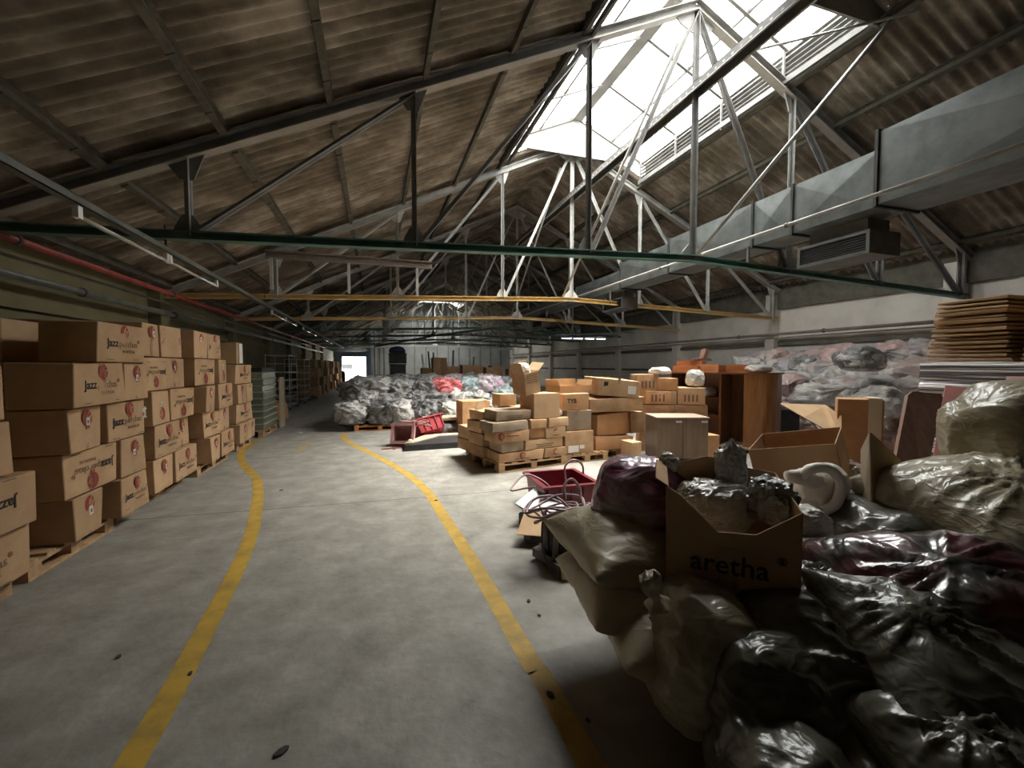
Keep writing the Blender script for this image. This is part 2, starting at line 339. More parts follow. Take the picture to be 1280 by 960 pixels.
# walls
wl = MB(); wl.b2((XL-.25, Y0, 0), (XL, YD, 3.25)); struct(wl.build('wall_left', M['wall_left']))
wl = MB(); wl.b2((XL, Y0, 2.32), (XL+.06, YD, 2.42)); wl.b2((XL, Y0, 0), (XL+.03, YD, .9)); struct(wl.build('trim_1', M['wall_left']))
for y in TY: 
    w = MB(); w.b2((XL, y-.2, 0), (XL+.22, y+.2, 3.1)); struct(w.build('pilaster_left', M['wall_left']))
    w = MB(); w.b2((XR-.22, y-.17+.2, 0), (XR, y+.17+.2, 3.9)); struct(w.build('pilaster_right', M['wall_right']))
wl = MB(); wl.b2((XR, Y0, 0), (XR+.25, YD, 4.3)); struct(wl.build('wall_right', M['wall_right']))
wl = MB(); wl.b2((XR-.10, Y0, 3.42), (XR, YD, 4.2)); struct(wl.build('trim_2', M['dark_beam']))
wl = MB(); wl.b2((XR-.07, Y0, 2.24), (XR, YD, 2.36)); struct(wl.build('trim_3', M['dark_beam']))
wl = MB(); wl.b2((XR-.02, Y0, 1.35), (XR, YD, 1.45)); struct(wl.build('trim_4', M['dark_beam']))
def gable(y, x0, x1, th, name, m, z0=0.):
    b = MB(); xs = [x for x in (x0, XC, x1) if x0 <= x <= x1]
    top = [(x, chord_z(x)+SHEET+.1) for x in xs]
    poly = [(x1, z0), (x0, z0)] + top
    R = Matrix(((1, 0, 0), (0, 0, -1), (0, 1, 0)))
    b.prism(poly, -y-th, -y, R); return struct(b.build(name, m))
gable(Y0, XL-.3, XR+.3, .2, 'wall_front', M['dark_beam'])
gable(Y1, -.55, XR+.3, .2, 'wall_back', M['wall_back'])
wl = MB(); wl.b2((-.62, Y1-.25, 0), (-.40, Y1+.3, 5.2)); struct(wl.build('trim_5', M['blue_jamb']))
wl = MB(); wl.b2((-.55, Y1, 0), (-.40, YD, 3.6)); struct(wl.build('wall_passage', M['blue_jamb']))
wl = MB(); wl.b2((XL, Y1, 3.3), (-.55, YD, 3.4)); 
for k in range(6): wl.b2((XL, Y1+.2+1.7*k, 3.1), (-.55, Y1+.4+1.7*k, 3.3))
struct(wl.build('ceiling_passage', M['steel_dark']))
gable(Y1+.2, XL-.3, -.55, .1, 'wall_back', M['dark_beam'], 3.3)
DX0, DX1, DZ = -3.5, -1.05, 2.55
wl = MB(); wl.b2((XL, YD, 0), (DX0, YD+.2, 3.4)); wl.b2((DX1, YD, 0), (-.4, YD+.2, 3.4)); wl.b2((DX0, YD, DZ), (DX1, YD+.2, 3.4)); struct(wl.build('wall_far', M['blue_jamb']))
dr = MB(); dr.b2((DX0-.1, YD-.06, 0), (DX0, YD+.02, DZ+.1)); dr.b2((DX1, YD-.06, 0), (DX1+.1, YD+.02, DZ+.1)); dr.b2((DX0, YD-.06, DZ), (DX1, YD+.02, DZ+.1)); struct(dr.build('door_1', M['steel_dark']))
# horizontal rails and vertical battens on the end wall
wl = MB()
for z in (3.55, 4.6, 5.6): wl.b2((-.5, Y1-.08, z), (XR, Y1, z+.1))
for i in range(12): wl.b2((.3+i*1.02, Y1-.05, 0), (.36+i*1.02, Y1, 5.))
struct(wl.build('trim_6', M['steel_dark']))
# ------------------------------------------------------------------ roof lanterns (skylights)
def lantern(i, ya, yb):
    root = bpy.data.objects.new('window_%d' % i, None); COL.objects.link(root); struct(root)
    root.location = (XC, (ya+yb)/2, chord_z(SX0)); O = Vector(root.location)
    def part(b, name, m): 
        b.v = [tuple(Vector(p)-O) for p in b.v]; o = b.build(name, m, root); return o
    zb = chord_z(SX0)+.1; ze = 7.15; zr = 8.05; ov = .12
    L0, L1 = SX0-ov, SX1+ov
    # glass: one sheet per slope and bay
    nb = 4 if i == 1 else 6
    for s, xe in ((-1, L0), (1, L1)):
        for k in range(nb):
            a = ya + (yb-ya)*k/nb + .02; c = ya + (yb-ya)*(k+1)/nb - .02
            for h in range(2):
                xa = XC+s*.1 + (xe-XC-s*.1)*h/2; xb = XC+s*.1 + (xe-XC-s*.1)*(h+1)/2
                za = zr + (ze-zr)*h/2; zc = zr + (ze-zr)*(h+1)/2
                b = MB(); b.add([(xa, a, za), (xb, a, zc), (xb, c, zc), (xa, c, za)], [(0, 1, 2, 3)]); part(b, 'glass_pane', M['glass'])
        b = MB()
        for k in range(nb+1):
            y = ya + (yb-ya)*k/nb
            b.bar((XC, y, zr-.02), (xe, y, ze-.02), .06, .09)
        b.bar(((XC+xe)/2, ya, (zr+ze)/2-.02), ((XC+xe)/2, yb, (zr+ze)/2-.02), .04, .05)
        part(b, 'glazing_bars', M['steel_dark'])
        b = MB(); b.bar((xe, ya, ze-.03), (xe, yb, ze-.03), .12, .12); part(b, 'eaves_rail', M['steel'])
    b = MB(); b.bar((XC, ya, zr-.02), (XC, yb, zr-.02), .26, .16); part(b, 'ridge_beam', M['lantern_paint'])
    for s, xx in ((-1, SX0), (1, SX1)):
        b = MB(); b.b2((xx+s*.14, ya, zb-.1), (xx+s*.16, yb, ze)); part(b, 'louvre_back', M['black'])
        n = 6
        for k in range(n):
            z = zb + .03 + (ze-zb-.08)*k/(n-1); b = MB()
            Mx = Matrix.Rotation(s*math.radians(25), 3, 'Y')
            b.box((xx, (ya+yb)/2, z), (.06, yb-ya, .014), Mx); part(b, 'louvre', M['steel_mid'])
        b = MB(); m = 5
        for k in range(m): 
            y = ya+.05+(yb-ya-.1)*k/(m-1); b.b2((xx-.02-s*.05, y-.015, zb-.1), (xx+.02-s*.05, y+.015, ze))
        b.bar((xx-s*.06, ya, zb-.02), (xx-s*.06, yb, zb-.02), .05, .10)
        part(b, 'louvre_post', M['steel_mid'])
    for y, nm in ((ya, 'gable_panel'), (yb, 'gable_panel')):
        b = MB(); R = Matrix(((1, 0, 0), (0, 0, -1), (0, 1, 0)))
        poly = [(SX1, zb-.12), (L1, ze), (XC, zr), (L0, ze), (SX0, zb-.12)]
        if y == yb: poly = [(SX1-.1, 7.06), (L1, ze), (XC, zr), (L0, ze), (SX0+.1, 7.06)]
        b.prism(poly, -y-.04, -y, R); part(b, nm, M['lantern_paint'])
    # end closure between lantern and roof beyond
    po = bpy.data.lights.new('skylight_portal', 'AREA'); po.shape = 'RECTANGLE'; po.size = SX1-SX0; po.size_y = yb-ya; po.cycles.is_portal = True
    lo = bpy.data.objects.new('skylight_portal', po); COL.objects.link(lo); lo.location = (XC, (ya+yb)/2, zb+.02)
lantern(1, *SK[0]); lantern(2, *SK[1])
po = bpy.data.lights.new('doorway_portal', 'AREA'); po.shape = 'RECTANGLE'; po.size = DX1-DX0; po.size_y = DZ; po.cycles.is_portal = True
lo = bpy.data.objects.new('doorway_portal', po); COL.objects.link(lo); lo.location = ((DX0+DX1)/2, YD+.25, DZ/2); lo.rotation_euler = (-PI/2, 0, 0)
# ------------------------------------------------------------------ purlins (each one a thing)
ordw = ['lowest', 'second', 'third', 'fourth', 'fifth', 'sixth', 'seventh']
for s, xs in (('left', (-4.0, -2.82, -1.66, -.50, .68, 1.9, 3.02)), ('right', (12.0, 10.7, 9.45, 8.2, 7.08))):
    for i, x in enumerate(xs):
        b = MB(); z = chord_z(x)+.10; t = math.atan(.475)*(1 if x > XC else -1)
        Mx = Matrix.Rotation(t, 3, 'Y')
        L = YD-Y0-.3
        b.box((0, L/2, -.055), (.075, L, .012), Mx); b.box((0, L/2, .055), (.075, L, .012), Mx); b.box((0, L/2, 0), (.03, L, .10), Mx)
        yy = .6
        while yy < 30: b.box((0, yy, -.066), (.082, .03, .016), Mx); yy += .9
        tag(b.build('roof_purlin', M['purlin'], loc=(x, Y0+.15, z)), '%s grimy purlin counted up from the wall under the %s roof slope' % (ordw[i], s), 'purlin', 'roof purlins')
# ------------------------------------------------------------------ trusses
PX = [-2.07, .52, 3.12, 5.06, 7.18, 9.57, 12.1]
def angle_member(p, q, w=.06):
    """double angle with a gap: two flanges and two stems"""
    b = MB(); n = Vector((0, 1, 0)); d = (Vector(q)-Vector(p)).normalized(); s = d.cross(n)
    for k in (-1, 1):
        b.bar(Vector(p)+n*k*.012, Vector(q)+n*k*.012, w, .008, up=n)
        b.bar(Vector(p)+n*k*.040+s*(-w/2+.004), Vector(q)+n*k*.040+s*(-w/2+.004), .008, .055, up=n)
    return b
def make_truss(tie_m, mem_m):
    root = thing('roof_truss', '', 'roof truss', (XC, 0, 0))
    def put(b, name, m): b.v = [(p[0]-XC, p[1], p[2]) for p in b.v]; return b.build(name, m, root)
    for xe in (XL+.02, XR-.02):
        b = MB(); p = Vector((xe, 0, chord_z(xe))); q = Vector((XC, 0, chord_z(XC)))
        for k in (-1, 1):
            b.bar(p+Vector((0, k*.014, 0)), q+Vector((0, k*.014, 0)), .016, .13)
            b.bar(p+Vector((0, k*.055, .06)), q+Vector((0, k*.055, .06)), .09, .014)
        b.bar(p+Vector((0, 0, -.065)), q+Vector((0, 0, -.065)), .15, .014, mi=1)
        put(b, 'top_chord', [mem_m, M['steel_flange']])
    b = MB()
    for xa, xb in ((XL+.02, XC), (XC, 12.38)):
        p = Vector((xa, 0, tie_z(xa))); q = Vector((xb, 0, tie_z(xb)))
        b.bar(p, q, .13, .014, off=(0, -.045)); b.bar(p, q, .016, .10); b.bar(p, q, .13, .012, off=(0, .045))
    put(b, 'tie_beam', tie_m)
    for i, x in enumerate(PX):
        b = angle_member((x, 0, tie_z(x)), (x, 0, chord_z(x)-.03), .075 if i == 3 else .06)
        put(b, 'king_post' if i == 3 else 'post', mem_m)
    for a, c in ((0, 1), (1, 2), (2, 3), (6, 5), (5, 4), (4, 3)):
        xa, xc = PX[a], PX[c]
        b = angle_member((xa+(.08 if a < 3 else -.08), 0, tie_z(xa)+.06), (xc, 0, chord_z(xc)-.08), .055); put(b, 'diagonal', mem_m)
    R = Matrix(((1, 0, 0), (0, 0, -1), (0, 1, 0)))
    for i, x in enumerate(PX):
        g_ = .17 if i != 3 else .24
        z = tie_z(x); b = MB()
        b.prism([(x-g_, z-.04), (x+g_, z-.04), (x+g_*.8, z+.1), (x+.06, z+.24), (x-.06, z+.24), (x-g_*.8, z+.1)], -.01, .01, R); put(b, 'gusset_plate', mem_m)
        z = chord_z(x); b = MB()
        if i == 3: b.prism([(x-.42, z-.19), (x-.3, z-.33), (x-.08, z-.42), (x+.08, z-.42), (x+.3, z-.33), (x+.42, z-.19), (x+.1, z+.04), (x-.1, z+.04)], -.011, .011, R)
        else:
            s = .475*(1 if x < XC else -1)
            b.prism([(x-.2, z-.2*s-.04), (x-.07, z-.30), (x+.07, z-.30), (x+.2, z+.2*s-.04), (x+.2, z+.2*s+.05), (x-.2, z-.2*s+.05)], -.011, .011, R)
        put(b, 'gusset_plate', mem_m)
    return root
tr0 = make_truss(M['steel_green'], M['steel'])
names = ['nearest steel roof truss spanning the hall on a dark green tie beam', 'second roof truss from the camera on the nearer yellow tie beam',
         'third roof truss from the camera on the farther yellow tie beam'] + ['%s roof truss counted from the camera, pale steel on a green tie' % o for o in ('fourth', 'fifth', 'sixth', 'seventh', 'eighth')]
for k, y in enumerate(TY):
    if k == 0: r = tr0
    else:
        r = tr0.copy(); COL.objects.link(r)
        for ch in tr0.children:
            c = ch.copy(); COL.objects.link(c); c.parent = r
            if c.name.startswith('tie_beam') and k in (1, 2, 7):
                c.data = c.data.copy(); c.data.materials[0] = M['steel_yellow'] if k < 3 else M['steel']
    r.location = (XC, y, 0); r['label'] = names[k]; r['group'] = 'roof trusses'
# intermediate brown beam with hangers near the second truss
t = thing('steel_beam', 'short brown steel beam hanging above the first yellow tie beam', 'beam', (-.45, 10.35, 3.9))
b = MB(); b.b2((-1.75, -.06, -.01), (1.75, .06, .01)); b.b2((-1.75, -.012, .01), (1.75, .012, .13)); b.b2((-1.75, -.06, .13), (1.75, .06, .15)); b.build('beam_web', M['steel_brown'], t)
for x in (-1.65, -.1, 1.4): 
    b = MB(); b.b2((x-.03, -.03, -.68), (x+.03, .03, -.01)); b.build('hanger', M['steel'], t)
# ridge beam with punched holes
t = thing('perforated_beam', 'long perforated steel beam running lengthwise under the ridge', 'beam', (XC, 1.0, 6.12))
b = MB(); L = 17
b.b2((-.09, 0, -.07), (-.08, L, .07)); b.b2((.08, 0, -.07), (.09, L, .07)); b.b2((-.09, 0, .06), (.09, L, .07)); b.build('channel', M['steel_dark'], t)
b = MB(); b.b2((-.12, 0, -.08), (-.09, L, -.065)); b.b2((.09, 0, -.08), (.12, L, -.065)); b.build('lip', M['steel'], t)
b = MB()
y = .1
while y < 12: b.b2((-.0925, y, -.02), (-.0895, y+.04, .005)); y += .16
b.build('slot', M['steel'], t)
# slanting braces between the trusses
for lab, p, q, r in (('slanting pipe brace rising from the nearest tie beam to the right roof slope', (5.1, 5.9, 3.45), (7.0, 4.3, 6.5), .03),
                     ('thin rod brace from the ridge beam to the right roof slope', (5.3, 5.0, 6.15), (7.15, 4.1, 6.45), .018),
                     ('slanting pipe brace rising from the second truss toward the ridge lantern', (4.80, 10.6, 3.45), (4.80, 6.1, 6.9), .03),
                     ('slanting pipe brace between the second and third roof trusses', (4.80, 15.2, 3.45), (4.80, 10.8, 6.9), .03)):
    b = MB(); P = Vector(p); b.tube([(0, 0, 0), Vector(q)-P], r, 10); tag(b.build('brace_rod', M['steel'], loc=P, smooth=True), lab, 'brace', 'slanting braces')
# ------------------------------------------------------------------ air duct with grille boxes
PASS = 1
t = thing('air_duct', 'galvanised rectangular air duct running along the right side of the hall', 'air duct', (6.62, 0, 3.69))
def duct_seg(y0, y1, w, h, z0=0.):
    b = MB(); hw = w/2
    ring = lambda y: [(-hw, y, z0), (hw, y, z0), (hw, y, z0+h), (-hw, y, z0+h)]
    A, B = ring(y0), ring(y1)
    for i in range(4):
        j = (i+1) % 4; q = [A[i], A[j], B[j], B[i]]; c = sum((Vector(p) for p in q), Vector())/4
        n = Vector(((-hw if i == 3 else hw if i == 1 else 0), 0, (-1 if i == 0 else 1 if i == 2 else 0))).normalized()
        b.add(q + [c + n*.035], [(1, 0, 4), (2, 1, 4), (3, 2, 4), (0, 3, 4)])
    b.build('duct_section', M['galv'], t)
segs = [(-4.0, -.2, .80, .92), (-.2, 3.95, .80, .92), (3.98, 5.2, .62, .74), (5.22, 5.95, .62, .74), (5.97, 8.2, .62, .74), (8.22, 10.2, .60, .66), (10.25, 13.0, .5, .5), (13.02, 16.2, .44, .40), (16.22, 20, .40, .36)]
for a, c, w, h in segs: duct_seg(a, c, w, h)
for a, c, w, h in segs:
    b = MB(); y = c+.01
    for x0, x1, z0, z1 in ((-w/2-.03, -w/2, -.03, h+.03), (w/2, w/2+.03, -.03, h+.03), (-w/2, w/2, -.03, 0), (-w/2, w/2, h, h+.03)): b.b2((x0, y-.02, z0), (x1, y+.02, z1))
    b.build('flange', M['flange'], t)
for y in (1.2, 6.0, 10.65, 15.3):
    b = MB()
    for x in (-.36, .36): b.b2((x-.015, y-.02, -.36), (x+.015, y+.02, 0))
    b.b2((-.38, y-.02, -.02), (.38, y+.02, -.002)); b.build('support_bracket', M['steel_dark'], t)
def diffuser(x, y0, y1, z0, z1, w, label):
    d = thing('grille_box', label, 'air grille', (x, (y0+y1)/2, z0)); hy = (y1-y0)/2; h = z1-z0
    b = MB(); b.b2((.03, -hy, 0), (w, hy, h*.62)); b.b2((.12, -hy*.8, h*.62), (w-.06, hy*.8, h)); b.build('plenum', M['steel_dark'], d)
    b = MB(); f = .045; H = h*.62
    b.b2((0, -hy, 0), (.03, hy, f)); b.b2((0, -hy, H-f), (.03, hy, H)); b.b2((0, -hy, f), (.03, -hy+f, H-f)); b.b2((0, hy-f, f), (.03, hy, H-f)); b.build('grille_frame', M['galv'], d)
    b = MB()
    for k in range(7): b.box((.02, 0, f+(H-2*f)*(k+.5)/7), (.03, 2*hy-2*f, .006), Matrix.Rotation(.6, 3, 'Y'))
    b.build('grille_slats', M['black'], d)
diffuser(6.42, 4.15, 5.2, 3.14, 3.66, .62, 'nearest dark grille box hanging under the air duct')
diffuser(6.45, 10.35, 11.4, 3.18, 3.69, .5, 'second grille box hanging under the air duct above a yellow beam')
diffuser(6.45, 16.3, 17.4, 3.2, 3.69, .45, 'farthest grille box hanging under the air duct')
# ------------------------------------------------------------------ pipes, trunking and lamps
def pipe(name, label, pts, r, m, cat='pipe', clips=()):
    b = MB(); P0 = Vector(pts[0]); pp = [Vector(p)-P0 for p in pts]; b.tube(pp, r, 10); o = b.build(name, m, loc=P0, smooth=True); tag(o, label, cat, 'pipes and conduits')
    for c in clips:
        k = MB(); k.tube([Vector(c)-P0+Vector((0, -.02, 0)), Vector(c)-P0+Vector((0, .02, 0))], r*1.45, 10); k.build('pipe_clip', M['steel_dark'], o)
    return o
pipe('wall_pipe', 'grey pipe running along the ochre left wall above the carton stacks', [(-4.12, -2, 2.68), (-4.12, 38, 2.68)], .05, M['grey_pipe'], clips=[(-4.12, y, 2.68) for y in (2, 5, 8, 11, 14, 20)])
pipe('red_pipe', 'dull red pipe running under the eaves of the left wall', [(-3.75, -2, 2.98), (-3.75, 36, 2.98)], .04, M['red_pipe'], clips=[(-3.75, y, 2.98) for y in (3, 6.2, 10, 15)])
pipe('wall_pipe', 'thin grey pipe at the top of the left wall beside the red pipe', [(-4.0, -2, 2.86), (-4.0, 30, 2.86)], .022, M['grey_pipe'])
for i, y in enumerate((4.75, 5.15, 5.45)):
    pipe('vertical_conduit', '%s of three dark upright conduits on the left wall behind the cartons' % ('nearest', 'middle', 'farthest')[i], [(-4.2, y, 0.0), (-4.2, y, 2.95)], .035, M['black'])
pipe('wall_pipe', 'upper grey pipe running along the right wall', [(12.2, 2, 2.60), (12.2, 38, 2.60)], .045, M['steel_brown'], clips=[(12.2, y, 2.6) for y in (6, 9, 12, 16)])
pipe('wall_pipe', 'thin lower pipe running close under the grey pipe on the right wall', [(12.28, 2, 2.49), (12.28, 38, 2.49)], .022, M['steel_brown'])
pipe('cable_conduit', 'long pale conduit running in front of the air duct', [(5.95, -2, 3.72), (5.95, 22, 3.72)], .028, M['steel'], clips=[(5.95, y, 3.72) for y in (2.2, 5, 8, 12)])
pipe('hanging_pipe', 'sagging thin pipe across the far hall below the yellow ties', [(1.5, 27, 2.9), (4.5, 23.5, 3.0), (8, 20.5, 3.12), (12.2, 18.5, 3.25)], .03, M['steel'])
pipe('hanging_pipe', 'dark pipe slanting over the central bag heap', [(.0, 26, 2.7), (3, 22, 3.15), (6, 18.5, 3.4)], .045, M['steel_dark'])
for i, (x, yy, z) in enumerate(((-.05, 38.6, 0), (.7, 38.9, 0), (1.5, 38.8, 0))):
    pipe('vertical_pipe', '%s dark upright pipe on the end wall beside the passage' % ('first', 'second', 'third')[i], [(x, yy, .0), (x, yy, 4.6)], .07, M['steel_dark'])
# trunking
t = thing('lamp_trunking', 'long pale green lamp trunking hung along the left aisle', 'lamp trunking', (-2.3, -1.5, 2.93))
b = MB(); L = 36
b.b2((-.035, 0, -.03), (.035, L, -.02)); b.b2((-.035, 0, -.03), (-.03, L, .04)); b.b2((.03, 0, -.03), (.035, L, .04)); b.b2((-.035, 0, .035), (.035, L, .04)); b.build('channel', M['grey_pipe'], t)
for y in (3, 7.5, 12.15, 16.8, 21.45, 26.1):
    b = MB(); b.b2((-.01, y-.01, .04), (.01, y+.01, .30)); b.build('hanger', M['steel_dark'], t)
def tube_lamp(p, L, label, lit=False, along='Y'):
    l = thing('hanging_tube_lamp', label, 'lamp', p, 0 if along == 'Y' else -PI/2, 'fluorescent tube lamps')
    for y in (0, L):
        b = MB(); b.b2((-.02, y-.03, -.10), (.02, y+.03, 0)); b.build('lamp_holder', M['white_paint'], l)
    b = MB(); b.tube([(0, .02, -.085), (0, L-.02, -.085)], .02, 10); b.build('tube', M['tube_lit' if lit else 'tube'], l, True)
ords = ['nearest', 'second', 'third', 'fourth', 'fifth', 'sixth', 'seventh', 'eighth']
for i, y in enumerate((4.45, 6.08, 11.3, 12.95, 15.9, 17.55, 22.0, 24.0)):
    tube_lamp((-2.3, y, 2.90), 1.55, '%s unlit tube lamp counted along the left aisle trunking' % ords[i])
for i in range(4):
    tube_lamp((8.9+.62*i, 19.8-.05*i, 3.05), .55, '%s of the glowing tube lamps in the far right bay, counted from the left' % ('first', 'second', 'third', 'fourth')[i], True, 'X')
tm = MB(); tm.b2((8.75, 19.72, 3.05), (11.7, 19.82, 3.12)); tm.v = [(p[0]-10.2, p[1]-19.77, p[2]-3.05) for p in tm.v]
tag(tm.build('lamp_trunking', M['steel_dark'], loc=(10.2, 19.77, 3.05)), 'dark trunking carrying the glowing lamps in the far right bay', 'lamp trunking')

# nearest truss members get a darker grey that paints in their backlit shade
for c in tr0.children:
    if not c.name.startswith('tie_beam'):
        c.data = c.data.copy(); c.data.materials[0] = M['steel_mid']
# ================================================================== cartons, pallets, bags: generators
CARD = {}
def carton_mesh(sx, sy, sz, seed, m=None, bulge=.010, jit=.008, n=4):
    """a slightly bulging, slightly crushed carton, origin at centre of the base"""
    r = random.Random(seed); bm = bmesh.new()
    key = {}; hx, hy, hz = sx/2, sy/2, sz
    cj = [[Vector((r.uniform(-jit, jit), r.uniform(-jit, jit), r.uniform(-jit, 0) if k > 3 else 0)) for k in range(8)]][0]
    def vert(a, b, c):   # a,b,c in 0..n
        k = (a, b, c)
        if k in key: return key[k]
        x, y, z = a/n, b/n, c/n
        p = Vector((-hx+sx*x, -hy+sy*y, sz*z))
        bx = math.sin(PI*y)*math.sin(PI*z); by = math.sin(PI*x)*math.sin(PI*z); bz = math.sin(PI*x)*math.sin(PI*y)
        if a in (0, n): p.x += (1 if a else -1)*bulge*bx
        if b in (0, n): p.y += (1 if b else -1)*bulge*by
        if c == n: p.z += bulge*bz*(.6 if seed % 2 else -.8)
        for i in range(8):
            w = (x if i & 1 else 1-x)*(y if i & 2 else 1-y)*(z if i & 4 else 1-z); p += cj[i]*w
        e = (a in (0, n)) + (b in (0, n)) + (c in (0, n))
        key[k] = bm.verts.new(p); return key[k]
    for fixed in range(3):
        for val in (0, n):
            for i in range(n):
                for j in range(n):
                    q = []
                    for di, dj in ((0, 0), (1, 0), (1, 1), (0, 1)):
                        c = [0, 0, 0]; c[fixed] = val; o = [k for k in range(3) if k != fixed]; c[o[0]] = i+di; c[o[1]] = j+dj
                        q.append(vert(*c))
                    bm.faces.new(q)
    bmesh.ops.recalc_face_normals(bm, faces=bm.faces)
    ed = [e for e in bm.edges if e.calc_face_angle(0) > .9]
    bmesh.ops.bevel(bm, geom=ed, offset=.006, segments=1, affect='EDGES')
    me = bpy.data.meshes.new('carton'); bm.to_mesh(me); bm.free(); me.materials.append(m or M['card']); return me
def text_mesh(body, size, m, bold=0.):
    cu = bpy.data.curves.new('lettering', 'FONT'); cu.body = body; cu.size = size; cu.extrude = .0006; cu.offset = bold; cu.resolution_u = 2; cu.align_x = 'LEFT'
    ob = bpy.data.objects.new('lettering', cu); me = bpy.data.meshes.new_from_object(ob); bpy.data.objects.remove(ob); bpy.data.curves.remove(cu)
    me.materials.clear(); me.materials.append(m); return me
def move_mesh(me, dx, dy):
    for v in me.vertices: v.co.x += dx; v.co.y += dy
    return me
def join_meshes(ms, name, mats):
    b = MB()
    for k, me in enumerate(ms):
        b.add([v.co[:] for v in me.vertices], [tuple(p.vertices) for p in me.polygons], k)
    return b.mesh(name, mats)
# printing for a long side 0.60 x 0.38, centred, local x right, y up, flat in z
def emblem_mesh(r):
    b = MB()
    def arc(a0, a1, r0, r1, n=10, cx=0, cy=0):
        pts = []
        for i in range(n+1):
            a = math.radians(a0+(a1-a0)*i/n); f = math.sin(PI*i/n)**.5
            pts.append((cx+r1*math.cos(a), cy+r1*math.sin(a))); pts.append((cx+(r1+(r0-r1)*f)*math.cos(a), cy+(r1+(r0-r1)*f)*math.sin(a)))
        b.add([(p[0], p[1], 0) for p in pts], [(2*i, 2*i+1, 2*i+3, 2*i+2) for i in range(n)])
    arc(60, 300, .15*r, r, 16); arc(20, 58, .5*r, .95*r, 6); arc(-50, 15, .72*r, .98*r, 8)
    for cx, cy, q in ((.42, .12, .27), (.05, -.3, .24), (.5, -.45, .2)):
        arc(0, 359, q*r*.45, q*r, 14, cx*r, cy*r)
    b.add([(-.35*r, -1.0*r, 0), (-.1*r, -1.0*r, 0), (-.05*r, -1.3*r, 0), (-.35*r, -1.35*r, 0)], [(0, 1, 2, 3)])
    b.add([(.1*r, -1.05*r, 0), (.5*r, -.95*r, 0), (.3*r, -1.3*r, 0), (.12*r, -1.3*r, 0)], [(0, 1, 2, 3)])
    return b.mesh('emblem', M['ink_red'])
EMB = emblem_mesh(.070)
JZ = text_mesh('Jazz', .088, M['ink'], .0022); w0 = max(v.co.x for v in JZ.vertices)
PE = move_mesh(text_mesh('perchas', .080, M['ink_grey'], -.0006), w0+.008, 0); w1 = max(v.co.x for v in PE.vertices)
RG = move_mesh(text_mesh('®', .045, M['ink_red']), w1+.004, .035)
PL = move_mesh(text_mesh('PLASTICAS', .034, M['ink_grey']), w0+.05, -.05)
JAZZ = join_meshes([JZ, PE, RG, PL], 'lettering', [M['ink'], M['ink_grey'], M['ink_red'], M['ink_grey']]); move_mesh(JAZZ, -(w1+.02)/2, -.035)
for v in JAZZ.vertices: v.co.x *= .52/(w1+.02); v.co.y *= 1.15
st = MB()
for x0, x1 in ((-.27, -.16), (.16, .27)): st.add([(x0, -.165, 0), (x1, -.165, 0), (x1, -.158, 0), (x0, -.158, 0)], [(0, 1, 2, 3)])
STRIPE = st.mesh('print_line', M['ink_grey'])
lb = MB(); lb.add([(-.024, -.034, 0), (.024, -.034, 0), (.024, .034, 0), (-.024, .034, 0)], [(0, 1, 2, 3)], 0)
lb.add([(-.010, -.02, .0006), (.012, -.02, .0006), (.012, .012, .0006), (-.010, .012, .0006)], [(0, 1, 2, 3)], 1)
TAGM = lb.mesh('paper_tag', [M['label'], M['ink_grey']])
def decal(name, me, parent, pos, face, flip=False, sc=1.0, tilt=0.):
    """put a flat printed mesh on a face: 'x' (+X), 'y' (-Y)"""
    R = Matrix(((0, 0, 1), (1, 0, 0), (0, 1, 0))) if face == 'x' else Matrix(((1, 0, 0), (0, 0, -1), (0, 1, 0))) if face == 'y' else Matrix(((0, 0, -1), (-1, 0, 0), (0, 1, 0))) if face == '-x' else Matrix.Identity(3)
    R = R @ Matrix.Rotation((PI if flip else 0)+tilt, 3, 'Z')
    o = link(name, me, parent); o.matrix_local = Matrix.LocRotScale(Vector(pos), R.to_quaternion(), (sc, sc, sc)); return o
def tape_strip(parent, sx, sy, sz, axis='y', m='tape'):
    b = MB(); w = .048
    if axis == 'y':
        b.b2((-w/2, -sy/2-.012, sz), (w/2, sy/2+.012, sz+.010)); b.b2((-w/2, -sy/2-.014, sz*.72), (w/2, -sy/2-.011, sz+.010))
    else:
        b.b2((-sx/2-.012, -w/2, sz), (sx/2+.012, w/2, sz+.010)); b.b2((-sx/2-.014, -w/2, sz*.72), (-sx/2-.011, w/2, sz+.010)); b.b2((sx/2+.011, -w/2, sz*.72), (sx/2+.014, w/2, sz+.010))
    return b.build('tape', M[m], parent)
_seed = [100]
def nseed(): _seed[0] += 1; return _seed[0]
def carton(label, loc, size, rz=0., m='card', group=None, tape=None, jit=.008, cat='cardboard box', name='cardboard_box', bulge=.010, rot=None):
    o = link(name, carton_mesh(*size, nseed(), M[m], jit=jit, bulge=bulge), None, loc, rot or (0, 0, rz)); tag(o, label, cat, group)
    if tape: tape_strip(o, *size, axis=tape)
    return o
